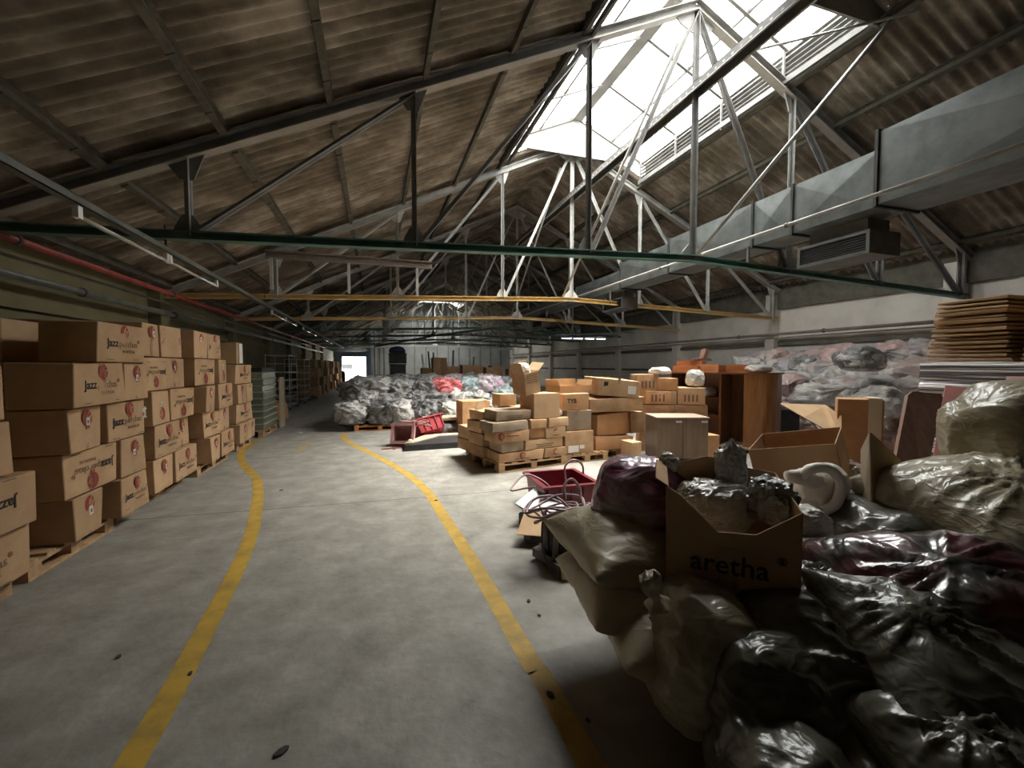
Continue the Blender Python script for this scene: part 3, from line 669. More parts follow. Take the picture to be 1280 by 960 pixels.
def jazz(label, ya, yb, z, h, face_x, kind, depth, group):
    """kind: L/U long side upright/upside-down; S/s short side"""
    sy = yb-ya; d = depth
    o = carton(label, (face_x-d/2+rnd.uniform(-.06, .035), (ya+yb)/2, z), (d, sy, h-.006), rnd.uniform(-.035, .035), 'card', group, jit=.012)
    fx = d/2+.0125
    if kind in 'LU':
        up = kind == 'U'; sc = min(1., sy/.62)
        decal('lettering', JAZZ, o, (fx, 0, h*.5), 'x', up, sc)
        decal('emblem', EMB, o, (fx, .02*(-1 if up else 1), h*(.5+(.265 if not up else -.265))), 'x', up, sc)
        decal('print_line', STRIPE, o, (fx-.003, 0, h*.5), 'x', up, sc)
    else:
        up = kind == 's'
        decal('emblem', EMB, o, (fx, .0, h*(.72 if not up else .3)), 'x', up, 1.0)
        decal('paper_tag', TAGM, o, (fx+.003, rnd.uniform(-.03, .03), h*rnd.uniform(.55, .7)), 'x', False, rnd.uniform(.8, 1.1), rnd.uniform(-.1, .1))
        b = MB(); b.b2((fx-.010, -.024, h*.02), (fx-.0085, .024, h*.5)); b.build('tape', M['tape'], o)
    return o
def pallet(label, x0, y0, x1, y1, h=.144, m='pallet', rz=0., along='x', group='wooden pallets', pivot=None):
    """boards run along `along`; origin at the centre on the floor"""
    cx, cy = (x0+x1)/2, (y0+y1)/2; t = thing('wooden_pallet', label, 'pallet', (cx, cy, 0), rz, group)
    sx, sy = x1-x0, y1-y0; mm = M[m]
    b = MB(); n = 6
    if along == 'x':
        for k in range(n): y = -sy/2+.05+(sy-.1)*k/(n-1); b.b2((-sx/2, y-.05, h-.022), (sx/2, y+.05, h))
        for x in (-sx/2+.05, 0, sx/2-.05): b.b2((x-.05, -sy/2, h-.044), (x+.05, sy/2, h-.022))
    else:
        for k in range(n): x = -sx/2+.05+(sx-.1)*k/(n-1); b.b2((x-.05, -sy/2, h-.022), (x+.05, sy/2, h))
        for y in (-sy/2+.05, 0, sy/2-.05): b.b2((-sx/2, y-.05, h-.044), (sx/2, y+.05, h-.022))
    b.build('deck', mm, t)
    for i in (-1, 0, 1):
        for j in (-1, 0, 1):
            b = MB(); x = i*(sx/2-.05); y = j*(sy/2-.07); b.b2((x-.05, y-.07, .022), (x+.05, y+.07, h-.044)); b.build('block', mm, t)
    for i in (-1, 0, 1):
        b = MB()
        if along == 'x': b.b2((i*(sx/2-.05)-.05, -sy/2, 0), (i*(sx/2-.05)+.05, sy/2, .022))
        else: b.b2((-sx/2, i*(sy/2-.05)-.05, 0), (sx/2, i*(sy/2-.05)+.05, .022))
        b.build('runner', mm, t)
    return t
# ------------------------------------------------------------------ bags
def ico(sub):
    bm = bmesh.new(); bmesh.ops.create_icosphere(bm, subdivisions=sub, radius=1.0)
    v = [x.co.copy() for x in bm.verts]; f = [tuple(y.index for y in x.verts) for x in bm.faces]; bm.free(); return v, f
ICO = {}
def bag_mesh(name, dims, seed, m, sub=5, lump=.16, fold=.06, boxy=.8, flat=.55, axis=(1, 0, 0), neck=0., freq=2.2, sharp=5):
    if sub not in ICO: ICO[sub] = ico(sub)
    V, Fc = ICO[sub]; s = Vector((seed*3.17 % 50, seed*7.31 % 50, seed*1.93 % 50)); ax = Vector(axis).normalized(); out = []
    D = Vector(dims)
    for n in V:
        p = Vector([math.copysign(abs(c)**boxy, c) for c in n]); 
        k = 1 + lump*noise.noise(n*1.35+s) + lump*.5*noise.noise(n*2.9+s*1.3)
        w = noise.noise_vector(n*1.2+s*.7)*.55
        q = n + w*.6; q = q - ax*(q.dot(ax)*.62)
        r1 = (1-abs(noise.noise(q*freq+s)))**sharp; r2 = (1-abs(noise.noise(q*freq*2.1+s*1.7)))**sharp
        k += fold*(r1-.35) + fold*.55*(r2-.35)
        t = n.dot(ax)
        if neck and t > .72:
            u = (t-.72)/.28; rad = n - ax*t; k2 = 1-.62*u
            p = p - (p-ax*p.dot(ax))*(1-k2) + ax*neck*u*u
            k += .10*u*math.sin(9*math.atan2(rad.dot(ax.orthogonal()), rad.dot(ax.cross(ax.orthogonal())))+seed)
        p = p*k
        if p.z < -flat: p.z = -flat + (p.z+flat)*.25
        out.append((p.x*D.x, p.y*D.y, p.z*D.z))
    zmin = min(p[2] for p in out)
    me = bpy.data.meshes.new(name); me.from_pydata([(x, y, z-zmin) for x, y, z in out], [], Fc); me.materials.append(m)
    me.polygons.foreach_set('use_smooth', [True]*len(Fc)); me.update(); return me
def tuft_mesh(r, L, seed, m):
    """a gathered, tied-off neck flaring out"""
    b = MB(); n, k = 22, 9; rr = random.Random(seed); ph = [rr.uniform(0, 6.28) for _ in range(3)]
    prof = [(0, .9), (.12, .55), (.22, .34), (.3, .30), (.42, .42), (.6, .56), (.8, .66), (.92, .64), (1, .45)]
    vs = []
    for t, q in prof:
        for i in range(n):
            a = 2*PI*i/n; w = 1 + (.10+.28*t)*math.sin(5*a+ph[0]+t) + .16*t*math.sin(9*a+ph[1])
            vs.append((r*q*w*math.cos(a), r*q*w*math.sin(a), L*t*(1+.14*t*math.sin(4*a+ph[2]))))
    fs = [(i*n+j, i*n+(j+1) % n, (i+1)*n+(j+1) % n, (i+1)*n+j) for i in range(k-1) for j in range(n)] + [tuple((k-1)*n+j for j in range(n))]
    b.add(vs, fs); return b.mesh('bag_neck', m, True)
def bag(label, loc, dims, seed, m, sub=5, rz=0., rot=None, knot=None, group=None, cat='bag', name='plastic_bag', **kw):
    """loc is the centre of the base"""
    o = link(name, bag_mesh('bag', dims, seed, M[m], sub, **kw), None, loc, rot or (0, 0, rz)); tag(o, label, cat, group)
    if knot:
        p, d, r, L = knot; k = link('bag_neck', tuft_mesh(r, L, seed, M[m]), o); k.location = p; k.rotation_euler = Vector(d).to_track_quat('Z', 'Y').to_euler()
    return o
def pillow_mesh(name, dims, seed, m, n=56, lump=.10, crease=.05, droop=.10, gathers=(), p=2.6, pinch=.07, radial=.03):
    """a filled sack: two quilt halves meeting in a soft seam with pointed corners, creased film on top"""
    sv = Vector((seed*3.17 % 50, seed*7.31 % 50, seed*1.93 % 50)); vs = []; idx = {}
    sx, sy, sz = dims
    def pt(i, j, side):
        x = -1+2*i/n; y = -1+2*j/n
        t = max(0., (1-abs(x)**p)*(1-abs(y)**p))**.5
        X = x*(1-pinch*(1-y*y)); Y = y*(1-pinch*(1-x*x))
        q = Vector((x*1.3, y*1.3, side*.6))
        z = t*(1 if side > 0 else -.75)*(1+lump*2*noise.noise(q*1.1+sv))
        # corner and seam puckers
        a = math.atan2(y, x); r = math.hypot(x, y)
        z += radial*math.sin(11*a+seed+2*noise.noise(q*2+sv))*min(1, r)**3*(.4+.6*t)
        # long sharp creases
        w = noise.noise_vector(q*.9+sv)*.5
        f1 = 1-min(1, abs(noise.noise(Vector((x*1.0, y*2.4, side))+w+sv))/.22); f2 = 1-min(1, abs(noise.noise(Vector((x*3.6, y*2.2, side))+w*1.5+sv*1.7))/.2)
        z += side*crease*t*(f1*f1*1.0+f2*f2*.6)
        for gx, gy, st, k in gathers:
            dx, dy = x-gx, y-gy; rr_ = math.hypot(dx, dy); aa = math.atan2(dy, dx)
            fall = math.exp(-(rr_/.75)**2)*min(1, rr_*4)
            z += side*st*fall*(1-abs(math.sin(aa*k/2+seed+1.3*noise.noise(q+sv))))**2 if True else 0
            z += side*st*.8*math.exp(-(rr_/.16)**2)
        z -= droop*(x*x+y*y)*.5
        return (X*sx, Y*sy, z*sz)
    V = []; Fc = []
    for side in (1, -1):
        for i in range(n+1):
            for j in range(n+1):
                edge = i in (0, n) or j in (0, n)
                if side < 0 and edge: idx[(side, i, j)] = idx[(1, i, j)]; continue
                idx[(side, i, j)] = len(V); V.append(pt(i, j, side) if not edge else None)
                if edge:
                    a = pt(i, j, 1); V[-1] = a
        for i in range(n):
            for j in range(n):
                f = (idx[(side, i, j)], idx[(side, i+1, j)], idx[(side, i+1, j+1)], idx[(side, i, j+1)])
                Fc.append(f if side > 0 else f[::-1])
    me = bpy.data.meshes.new(name); me.from_pydata(V, [], Fc); me.materials.append(m)
    me.polygons.foreach_set('use_smooth', [True]*len(Fc)); me.update(); return me
def sack(label, u, v, d, dims, seed, m, rx=0., ry=0., rz=0., cat='bag', name='plastic_bag', group=None, knot=None, **kw):
    """filled sack centred on a point of the pile, turned with the pile"""
    o = link(name, pillow_mesh('sack', dims, seed, M[m], **kw), None, at(u, v, d), (rx, ry, -YAW+rz)); tag(o, label, cat, group)
    if knot:
        p, dr, r, L = knot; k = link('bag_neck', tuft_mesh(r, L, seed, M[m]), o); k.location = p; k.rotation_euler = Vector(dr).to_track_quat('Z', 'Y').to_euler()
    return o
# ------------------------------------------------------------------ vertical plane helper: pixel columns -> positions on a wall-like face
class Face:
    def __init__(self, p0, th): self.p = Vector((p0[0], p0[1], 0)); self.d = Vector((math.cos(th), math.sin(th), 0)); self.n = Vector((math.sin(th), -math.cos(th), 0)); self.th = th
    def hit(self, u, v, off=0.):
        r = ray(u, v); o = Vector((0, 0, EYE)); t = ((self.p + self.n*off) - o).dot(self.n)/r.dot(self.n); q = o+r*t
        return (q-self.p).dot(self.d), q.z
    def place(self, s, off, z): q = self.p + self.d*s + self.n*off; return Vector((q.x, q.y, z))
    def rect(self, u0, u1, vt, vb, off=0.):
        um = (u0+u1)/2; vm = (vt+vb)/2
        return self.hit(u0, vm, off)[0], self.hit(u1, vm, off)[0], self.hit(um, vb, off)[1], self.hit(um, vt, off)[1]
    def box(self, label, u0, u1, vt, vb, depth, off=0., z0=None, z1=None, **kw):
        s0, s1, za, zb = self.rect(u0, u1, vt, vb, off); za = z0 if z0 is not None else za; zb = z1 if z1 is not None else zb
        tw = kw.pop('tw', 0.)
        return carton(label, self.place((s0+s1)/2, off-depth/2, za), (s1-s0, depth, zb-za), self.th+tw, **kw)
# ================================================================== left aisle stacks
def at_x(u, X): r = ray(u, 480); return r.y*(X/r.x)
GL = 'printed cartons on the left pallets'
layer = ['bottom', 'second', 'third', 'fourth', 'top']
def stack(name, X, rows, h, zb, yr):
    n = len(rows)
    for i, row in enumerate(rows):
        ys = []
        for j, (u0, u1, kd) in enumerate(row):
            ya = u0 if isinstance(u0, float) else at_x(u0, X); yb = u1 if isinstance(u1, float) else at_x(u1, X); ys += [ya, yb]
            side = '' if len(row) == 1 else ', nearer of two' if j == 0 else ', farther of two'
            desc = {'L': 'upright-lettered carton', 'U': 'upside-down lettered carton', 'S': 'tagged carton', 's': 'inverted tagged carton'}[kd]
            lay = 'topmost' if i == n-1 else layer[i]+' layer'
            jazz('%s, %s%s, %s' % (desc, lay, side, name), ya, yb, zb+i*h, h, X, kd, .40 if kd in 'LU' else .58, GL)
        lay = 'topmost' if i == n-1 else layer[i]+' layer'
        xb = X-.62
        carton('plain rear carton, %s, %s' % (lay, name), (xb-.29, (min(ys)+max(ys))/2, zb+i*h), (.56, max(ys)-min(ys)-.01, h-.006), 0, 'card', GL)
pallet('pallet under the carton stack cut by the left frame edge', -3.5, 2.85, -2.45, 3.86, rz=0)
stack('the stack cut by the left frame edge', -2.33, [[(2.9, 3.86, 'L')], [(2.9, 3.84, 'U')], [(3.2, 3.80, 'S')], [(3.0, 3.79, 'L')]], .37, .144, None) if False else None
for i, (ya, yb, kd, lab) in enumerate(((2.95, 3.88, 'L', 'bottom carton of the stack cut by the left frame edge'), (2.98, 3.86, 'U', 'carton with upside-down lettering in the stack cut by the left frame edge'),
                                       (3.12, 3.76, 'S', 'carton with red emblem and tag in the stack cut by the left frame edge'), (3.1, 3.76, 'L', 'topmost carton of the stack cut by the left frame edge'))):
    jazz(lab, ya, yb, .144+.365*i, .365, -2.33, kd, .55, GL)
pallet('pallet with a projecting end under the second carton stack', -3.55, 4.02, -2.46, 5.10)
stack('the second stack from the left edge', -2.33, [[(93, 130, 'S'), (146, 180, 'L')], [(86, 149, 'U'), (151, 180, 'S')], [(85, 128, 'S'), (136, 182, 'L')], [(81, 151, 'L'), (153, 180, 'S')], [(122, 179, 'L')]], .372, .144, None)
pallet('pallet under the third carton stack of the left row', -3.6, 5.72, -2.56, 6.92)
stack('the third stack from the left edge', -2.42, [[(186, 210, 'S'), (212, 241, 'L')], [(187, 219, 'L'), (221, 240, 'S')], [(184, 207, 's'), (212, 240, 'U')], [(182, 209, 'U'), (210, 235, 'S')], [(186, 206, 'S'), (207, 231, 'U')]], .39, .144, None)
pallet('pallet under the fourth carton stack of the left row', -3.55, 7.15, -2.46, 8.5)
stack('the fourth stack from the left edge', -2.37, [[(259, 271, 'S'), (274, 290, 'L')], [(257, 275, 'L'), (276, 290, 'S')], [(254, 265, 'S'), (270, 289, 'L')], [(250, 271, 'U'), (272, 283, 's')], [(247, 262, 'S'), (263, 280, 'L')]], .39, .144, None)
pallet('pallet under the last and lowest carton stack', -3.5, 9.05, -2.48, 10.0)
stack('the low end stack', -2.40, [[9.05, 9.55, 'S'], [9.57, 10.05, 'S']] and [[(9.05, 9.55, 'S'), (9.57, 10.05, 'S')], [(9.05, 10.02, 'L')], [(9.05, 9.5, 'S'), (9.52, 10.0, 'S')], [(9.05, 9.98, 'L')]], .37, .144, None)
o = carton('tall narrow carton with a white film strip on the low end stack', (-2.7, 9.3, 1.63), (.5, .38, .40), 0, 'card'); b = MB(); b.b2((.262, -.1, .02), (.266, .1, .38)); b.build('film_strip', M['label'], o)
bag('crumpled scrap of clear film between the second and third stacks', (-2.42, 5.45, 1.02), (.07, .12, .09), 31, 'f_clear', 5, fold=.3, lump=.4, freq=3., cat='plastic film', name='plastic_film')
carton('flat carton holding up the crumpled film between the stacks', (-2.75, 5.45, .0), (.45, .3, 1.02), 0, 'card_worn')
# wrapped stack of green grey panels
t = thing('panel_stack', 'film-wrapped stack of green grey panels on a pallet past the cartons', 'wrapped stack', (-3.05, 11.5, .144))
pallet('pallet under the wrapped green grey panels', -3.75, 10.75, -2.42, 12.15, m='pallet')
for k in range(9):
    b = MB(); b.box((0, 0, .065+.145*k), (1.24+.02*math.sin(k*3), 1.3, .12)); b.build('panel_bundle', M['green_tray'], t)
    b = MB(); b.box((0, 0, .0655+.145*k+.065), (1.30, 1.34, .02)); b.build('panel_edge', M['green_edge'], t)
b = MB(); b.box((0, 0, 1.36), (1.2, 1.25, .09)); b.build('top_sheet', M['black'], t)
tag(MB().box((0, 0, .65), (.04, .5, 1.3)).build('upright_board', M['beige_board'], loc=(-2.36, 12.5, 0)), 'pale upright board beside the wrapped green panels', 'board')
b = carton('small tilted carton on the floor past the wrapped panels', (-2.75, 14.0, .03), (.55, .55, .5), .2, 'card_orange', rot=(0, math.radians(-8), .2))
# wire trolleys
def trolley(label, x, y, w=.7, L=1.5, h=1.85):
    t = thing('wire_trolley', label, 'trolley', (x, y, 0))
    for sx in (-1, 1):
        for sy in (-1, 1):
            b = MB(); b.tube([(sx*w/2, sy*L/2, .1), (sx*w/2, sy*L/2, h)], .016, 8); b.build('upright', M['wire'], t, True)
            b = MB(); b.tube([(sx*w/2-.015, sy*L/2, .05), (sx*w/2+.015, sy*L/2, .05)], .05, 12); b.build('wheel', M['black'], t, True)
    for k in range(7):
        z = .16+k*(h-.2)/6; b = MB()
        for sy in (-1, 1): b.tube([(-w/2, sy*L/2, z), (w/2, sy*L/2, z)], .012, 6)
        for sx in (-1, 1): b.tube([(sx*w/2, -L/2, z), (sx*w/2, L/2, z)], .012, 6)
        for q in range(9): y_ = -L/2+L*(q+.5)/9; b.tube([(-w/2, y_, z), (w/2, y_, z)], .006, 5)
        b.build('wire_shelf', M['wire'], t)
trolley('nearer tall wire shelf trolley along the left wall', -3.3, 17.6, .75, 1.5, 2.0)
trolley('farther tall wire shelf trolley along the left wall', -3.25, 20.6, .75, 1.5, 1.9)
# dim stacks of cartons along the passage
rr = random.Random(5); kinds = ['brown', 'dark', 'worn']
for i, y in enumerate((23.2, 25.2, 27.4, 29.6, 31.8, 34.5, 37.2)):
    x = -3.15; pallet('pallet number %s along the far left aisle' % ['one', 'two', 'three', 'four', 'five', 'six', 'seven'][i], x-.5, y-.5, x+.5, y+.5)
    for k in range(4):
        h = .44 + rr.uniform(-.04, .04)
        carton('%s carton of pallet %s in the dim far left aisle' % (['lowest', 'second', 'third', 'uppermost'][k], ['one', 'two', 'three', 'four', 'five', 'six', 'seven'][i]), (x+rr.uniform(-.06, .06), y+rr.uniform(-.05, .05), .144+.44*k), (.92-.08*k*rr.random(), .95, .437), rr.uniform(-.08, .08), rr.choice(['card_dark', 'card_dark', 'card_worn']), 'cartons along the far left aisle')
# something parked in the yard beyond the door
t = thing('delivery_van', 'pale blue white van parked in the bright yard beyond the far door', 'van', (-3.4, 57, 0))
b = MB(); R = Matrix(((0, 0, 1), (1, 0, 0), (0, 1, 0)))
b.prism([(-2.2, .35), (2.2, .35), (2.2, 1.0), (1.5, 1.15), (1.0, 1.95), (-2.2, 2.0)], -.9, .9, R); b.build('van_body', mat('van paint', (.55, .68, .75), rough=.4), t)
b = MB(); b.prism([(1.02, 1.2), (1.38, 1.2), (.98, 1.85), (.7, 1.85)], -.91, .91, R); b.box((0, -2.21, 1.5), (1.4, .02, .6)); b.build('van_window', M['black'], t)
for sx in (-1, 1):
    for sy in (-1.3, 1.4): b = MB(); b.tube([(sx*.75, sy, .34), (sx*.93, sy, .34)], .34, 18); b.build('wheel', M['black'], t, True)
b = MB(); b.tube([(0, 0, 0), (0, 0, 1.4), (0, 0, 1.55)], [.22, .2, .1], 14); tag(b.build('bollard', M['steel_dark'], loc=(-2.1, 56, 0), smooth=True), 'dark round post standing in the bright doorway', 'post')
# dark clutter by the left passage jamb
for i, (x, y, s) in enumerate(((-3.5, 41.5, .9), (-3.3, 43.5, 1.1), (-3.4, 46, 1.0))):
    carton('%s dark crate at the left side of the passage' % ['first', 'second', 'third'][i], (x, y, 0), (.8, .9, s), .1*i, 'black', name='dark_crate', cat='crate')
# ================================================================== central bag heap
GH = 'bags of the central heap'
for i, x0 in enumerate((-.52, .78, 2.1)):
    pallet(['leftmost orange pallet under the grey bag heap', 'middle orange pallet under the grey bag heap', 'rightmost orange pallet under the bag heap'][i], x0, 11.0, x0+1.2, 12.1, m='pallet_orange', along='y')
hr = random.Random(3); protos = {}
def heap_bag(label, mkey, loc, dims, rz, group):
    cl = group == 'clothes bags heaped by the right wall'; k = (mkey, hr.randrange(5), cl)
    if k not in protos: protos[k] = bag_mesh('heap_bag', (.5, .5, .5), 40+len(protos)*3, M[mkey], 5, lump=.24, fold=.07 if cl else .20, boxy=.88, flat=.6, axis=[(1, .3, .5), (.3, -1, .6), (.2, .3, 1), (-1, -.3, .3), (.5, .9, .1)][k[1]], neck=.42 if k[1] % 2 else 0., freq=2.3, sharp=4)
    o = link('plastic_bag', protos[k], None, loc, (hr.uniform(-.12, .12), hr.uniform(-.12, .12), rz)); o.scale = (dims[0], dims[1], dims[2]*hr.uniform(.88, 1.1)); return tag(o, label, 'bag', group)
ordn = ['first', 'second', 'third', 'fourth', 'fifth', 'sixth', 'seventh', 'eighth', 'ninth', 'tenth', 'eleventh', 'twelfth']
cn = {'f_grey': 'grey', 'f_dark': 'dark', 'f_white': 'whitish', 'f_red': 'red', 'f_pink': 'pink', 'f_lilac': 'lilac', 'f_teal': 'teal', 'f_mixed': 'mixed', 'f_rose': 'rose', 'f_mauve': 'mauve', 'f_print': 'black and white'}
front = [['f_grey', 'f_dark', 'f_white', 'f_dark', 'f_white', 'f_dark', 'f_grey'], ['f_grey', 'f_print', 'f_dark', 'f_dark', 'f_white', 'f_white', 'f_teal'], ['f_dark', 'f_grey', 'f_grey', 'f_dark', 'f_red', 'f_teal', 'f_lilac']]
for l in range(3):
    for i, mk in enumerate(front[l]):
        x = -.55 + .60*i + (.28 if l == 1 else 0) + hr.uniform(-.06, .06); y = 11.35 + .22*l + hr.uniform(-.08, .08); z = .144 + .295*l
        big = 1.25 if mk == 'f_red' else 1.
        heap_bag('%s bag, %s from left in the %s front row of the central heap' % (cn[mk], ordn[i], ['bottom', 'middle', 'upper'][l]), mk, (x, y, z), (.80*big, .8, .60*(1.1 if l == 0 else 1)), hr.uniform(-1, 1), GH)
for r in range(7):
    for i in range(8):
        x = -.6 + .66*i + (.3 if r % 2 else 0) + hr.uniform(-.1, .1); y = 12.15 + .62*r; z = .62 + .008*r + hr.uniform(-.08, .08) + .06*max(0, min(1, x))
        if x < -.55 + .21*(y-11.3): continue
        if x > 1.6+.05*r: mk = hr.choice(['f_pink', 'f_lilac', 'f_teal', 'f_pink', 'f_grey', 'f_lilac', 'f_white'])
        else: mk = hr.choice(['f_grey', 'f_dark', 'f_dark', 'f_grey', 'f_grey'])
        heap_bag('%s bag on the top of the central heap, row %s back, %s from left' % (cn[mk], ordn[r], ordn[i]), mk, (x, y, z), (.84, .8, .58), hr.uniform(-3, 3), GH)
for l in range(3):
    for r in range(6):
        mk = hr.choice(['f_grey', 'f_dark', 'f_grey'])
        heap_bag('%s bag on the left flank of the central heap, %s layer, %s back' % (cn[mk], ['bottom', 'middle', 'upper'][l], ordn[r]), mk, (-.66+.08*l+.21*(.7+.66*r)+hr.uniform(-.05, .05), 12.0+.66*r, .0+.36*l), (.8, .76, .62), hr.uniform(-1, 1), GH)
# core of the heap that the outer bags lean on
for r in range(3):
    for i in range(3):
        for l in range(2):
            heap_bag('grey bag inside the central heap, %s layer, %s across, %s deep' % (['low', 'high'][l], ordn[i], ordn[r]), 'f_grey', (.35+1.2*i, 12.9+1.3*r, .02+.5*l), (1.25, 1.35, .8), 0, GH)
# boxes and machines behind the heap
GB = 'boxes behind the central heap'
Fb = Face((0, 18.2), 0.)
for i, (u0, u1, vt, vb, m, lab, zb) in enumerate((
    (541, 551, 447, 462, 'card', 'left column of the pale carton block', .9), (551.5, 561, 447, 462, 'card', 'right column of the pale carton block', .9),
    (578, 592, 456, 474, 'card', 'yellowish upright carton standing', .95), (594, 607, 457, 473, 'card_orange', 'orange brown upright carton standing', .95),
    (608, 624, 459, 474, 'card_worn', 'worn wide carton standing', .95), (617, 632, 457, 468, 'card', 'light carton between the worn ones', .95),
    (636, 655, 461, 472, 'card_orange', 'low orange carton', .95), (560, 577, 458, 474, 'card_worn', 'dull carton left of the yellowish one', .95), (527, 540, 460, 474, 'card_dark', 'dark carton beside the black crates', .95))):
    s0, s1, z0, z1 = Fb.rect(u0, u1, vt, vb)
    off = -.4*(i % 2)
    carton('base carton behind the heap, under the %s' % lab, Fb.place((s0+s1)/2, off-.3, 0), (s1-s0-.02, .6, max(.3, z0-.005)), 0, 'card_worn', GB)
    carton('%s behind the central bag heap' % lab, Fb.place((s0+s1)/2, off-.3, max(.305, z0)), (s1-s0-.02, .6, z1-max(.305, z0)), 0, m, GB)
t = thing('crate_tower', 'tower of black crates with a blue black lid behind the grey bags', 'crate tower', at(497, 480, 17.0).xy.to_3d())
for k in range(5):
    b = MB(); w = .31-.03*(k % 2); z = .42*k; 
    b.b2((-w, -.4, z), (w, .4, z+.03)); 
    for sx in (-1, 1): b.b2((sx*w-.02, -.4, z), (sx*w+.02, .4, z+.38))
    for sy in (-1, 1): b.b2((-w, sy*.4-.02, z), (w, sy*.4+.02, z+.38))
    b.b2((-w-.04, -.44, z+.36), (w+.04, .44, z+.40)); b.build('crate', M['black'], t)
b = MB(); b.tube([(0, 0, 2.10), (0, 0, 2.2), (0, 0, 2.32), (0, 0, 2.36)], [.30, .33, .24, .08], 16); b.build('lid', mat('blue black lid', (.03, .05, .10), rough=.4), t, True)
for i, (u, h, m) in enumerate(((535, 2.1, 'white_paint'), (540, 2.25, 'black'), (543, 2.2, 'black'), (565, 2.3, 'black'), (588, 2.0, 'steel_dark'))):
    p = at(u, 470, 19.5); b = MB(); b.bar((0, 0, 0), (.12*(i-2), .3, h), .11, .07, up=(1, 0, 0)); tag(b.build('leaning_post', M[m], loc=(p.x, p.y, 0)), '%s leaning behind the central heap, %s of the upright posts from left' % (['white plank', 'black post', 'black slat', 'black bar', 'dark rail'][i], ordn[i]), 'post', 'upright posts behind the heap')
# ================================================================== floor clutter in front of the heap
def crate_open(label, loc, sx, sy, h, m, rz=0., rot=None, ribs=True, name='plastic_crate'):
    t = thing(name, label, 'crate', loc, rz)
    if rot: t.rotation_euler = rot
    b = MB(); T = .02; tp = .9
    def wall(a, c):   # tapered wall from base point a..c outward
        a = Vector(a); c = Vector(c); n = Vector(((c-a).y, -(c-a).x, 0)).normalized()
        A0, C0 = a*tp, c*tp
        q = [A0, C0, c+Vector((0, 0, h)), a+Vector((0, 0, h))]; q2 = [p - n*T for p in q]
        b.add(q+q2, [(0, 1, 2, 3), (7, 6, 5, 4), (0, 4, 5, 1), (1, 5, 6, 2), (2, 6, 7, 3), (3, 7, 4, 0)])
    P = [(-sx/2, -sy/2, 0), (sx/2, -sy/2, 0), (sx/2, sy/2, 0), (-sx/2, sy/2, 0)]
    for i in range(4): wall(P[i], P[(i+1) % 4])
    b.b2((-sx/2*tp, -sy/2*tp, 0), (sx/2*tp, sy/2*tp, .02)); b.build('tub', M[m], t)
    b = MB(); e = .035
    b.b2((-sx/2-e, -sy/2-e, h-.03), (sx/2+e, -sy/2+.005, h)); b.b2((-sx/2-e, sy/2-.005, h-.03), (sx/2+e, sy/2+e, h)); b.b2((-sx/2-e, -sy/2, h-.03), (-sx/2+.005, sy/2, h)); b.b2((sx/2-.005, -sy/2, h-.03), (sx/2+e, sy/2, h)); b.build('rim', M[m], t)
    if ribs:
        b = MB()
        for k in range(5):
            x = -sx/2*.9+sx*.9*k/4
            for s in (-1, 1): b = MB(); b.bar((x*.95, s*(sy/2*tp+.008), .02), (x, s*(sy/2+.012), h-.03), .018, .03, up=(0, 1, 0)); b.build('rib', M[m], t)
    return t
crate_open('bright red ribbed crate with a white rope, lying tilted before the bag heap', (1.12, 9.3, .12), .62, .42, .32, 'crate_bright', rot=(math.radians(-38), math.radians(-10), .25))
b = MB(); rp = [(.75+.42*math.sin(k*.9)*(.6+.02*k), 9.02+.1*math.cos(k*1.7), .40+.07*math.sin(k*1.3)) for k in range(12)]
b.tube([Vector(p)-Vector(rp[0]) for p in smooth_path([(p[0], p[1], p[2]) for p in rp], 5)], .014, 6); tag(b.build('rope', M['crate_pink'], loc=rp[0], smooth=True), 'pale rope looped over the bright red crate', 'rope')
crate_open('pinkish basket lying on its side left of the red crate', (.58, 8.95, .17), .40, .34, .30, 'crate_pink', rot=(math.radians(72), 0, -.35), ribs=True, name='plastic_basket')
b = MB(); b.tube([(0, 0, 0), (0, 0, .02), (0, 0, .15), (0, 0, .17)], [.045, .06, .055, .03], 14); tag(b.build('small_tub', M['beige_board'], loc=(.62, 8.45, 0), smooth=True), 'small cream tub on the floor before the pinkish basket', 'tub')
b = MB(); b.b2((-.3, -.02, 0), (.3, .02, .02)); b.b2((-.1, -.1, 0), (-.06, .1, .02)); tag(b.build('broken_slat', M['red_pipe'], loc=(.38, 8.5, 0), rot=(0, 0, .12)), 'broken reddish slat on the floor left of the cream tub', 'slat')
# dark panels lying flat
b = MB(); b.prism([(-.75, -.45), (.75, -.38), (.8, .5), (-.2, .62), (-.72, .1)], 0, .11); tag(b.build('flat_case', M['black'], loc=(1.25, 8.85-.25, 0)), 'flat black case lying on the floor by the red crate', 'case')
b = MB(); b.prism([(-.8, -.42), (-.66, -.42), (-.1, .2), (.7, .3), (.7, .5), (-.3, .5)], 0, .02); tag(b.build('loose_board', M['beige_board'], loc=(1.3, 8.75, .112)), 'pale board lying on the flat black case', 'board')
b = MB(); b.prism([(-.7, -.3), (.7, -.3), (.7, .3), (-.7, .3)], 0, .05); tag(b.build('loose_board', M['beige_board'], loc=(1.75, 10.2, .33)), 'beige board lying behind the red crate on a dark bundle', 'board')
bag('dark folded bundle under the beige board before the heap', (1.75, 10.25, 0), (.68, .4, .18), 91, 'f_dark', 4)
bag('cream sack lying at the right foot of the bag heap', (2.05, 10.9, .0), (.5, .4, .2), 93, 'f_sack', 4)
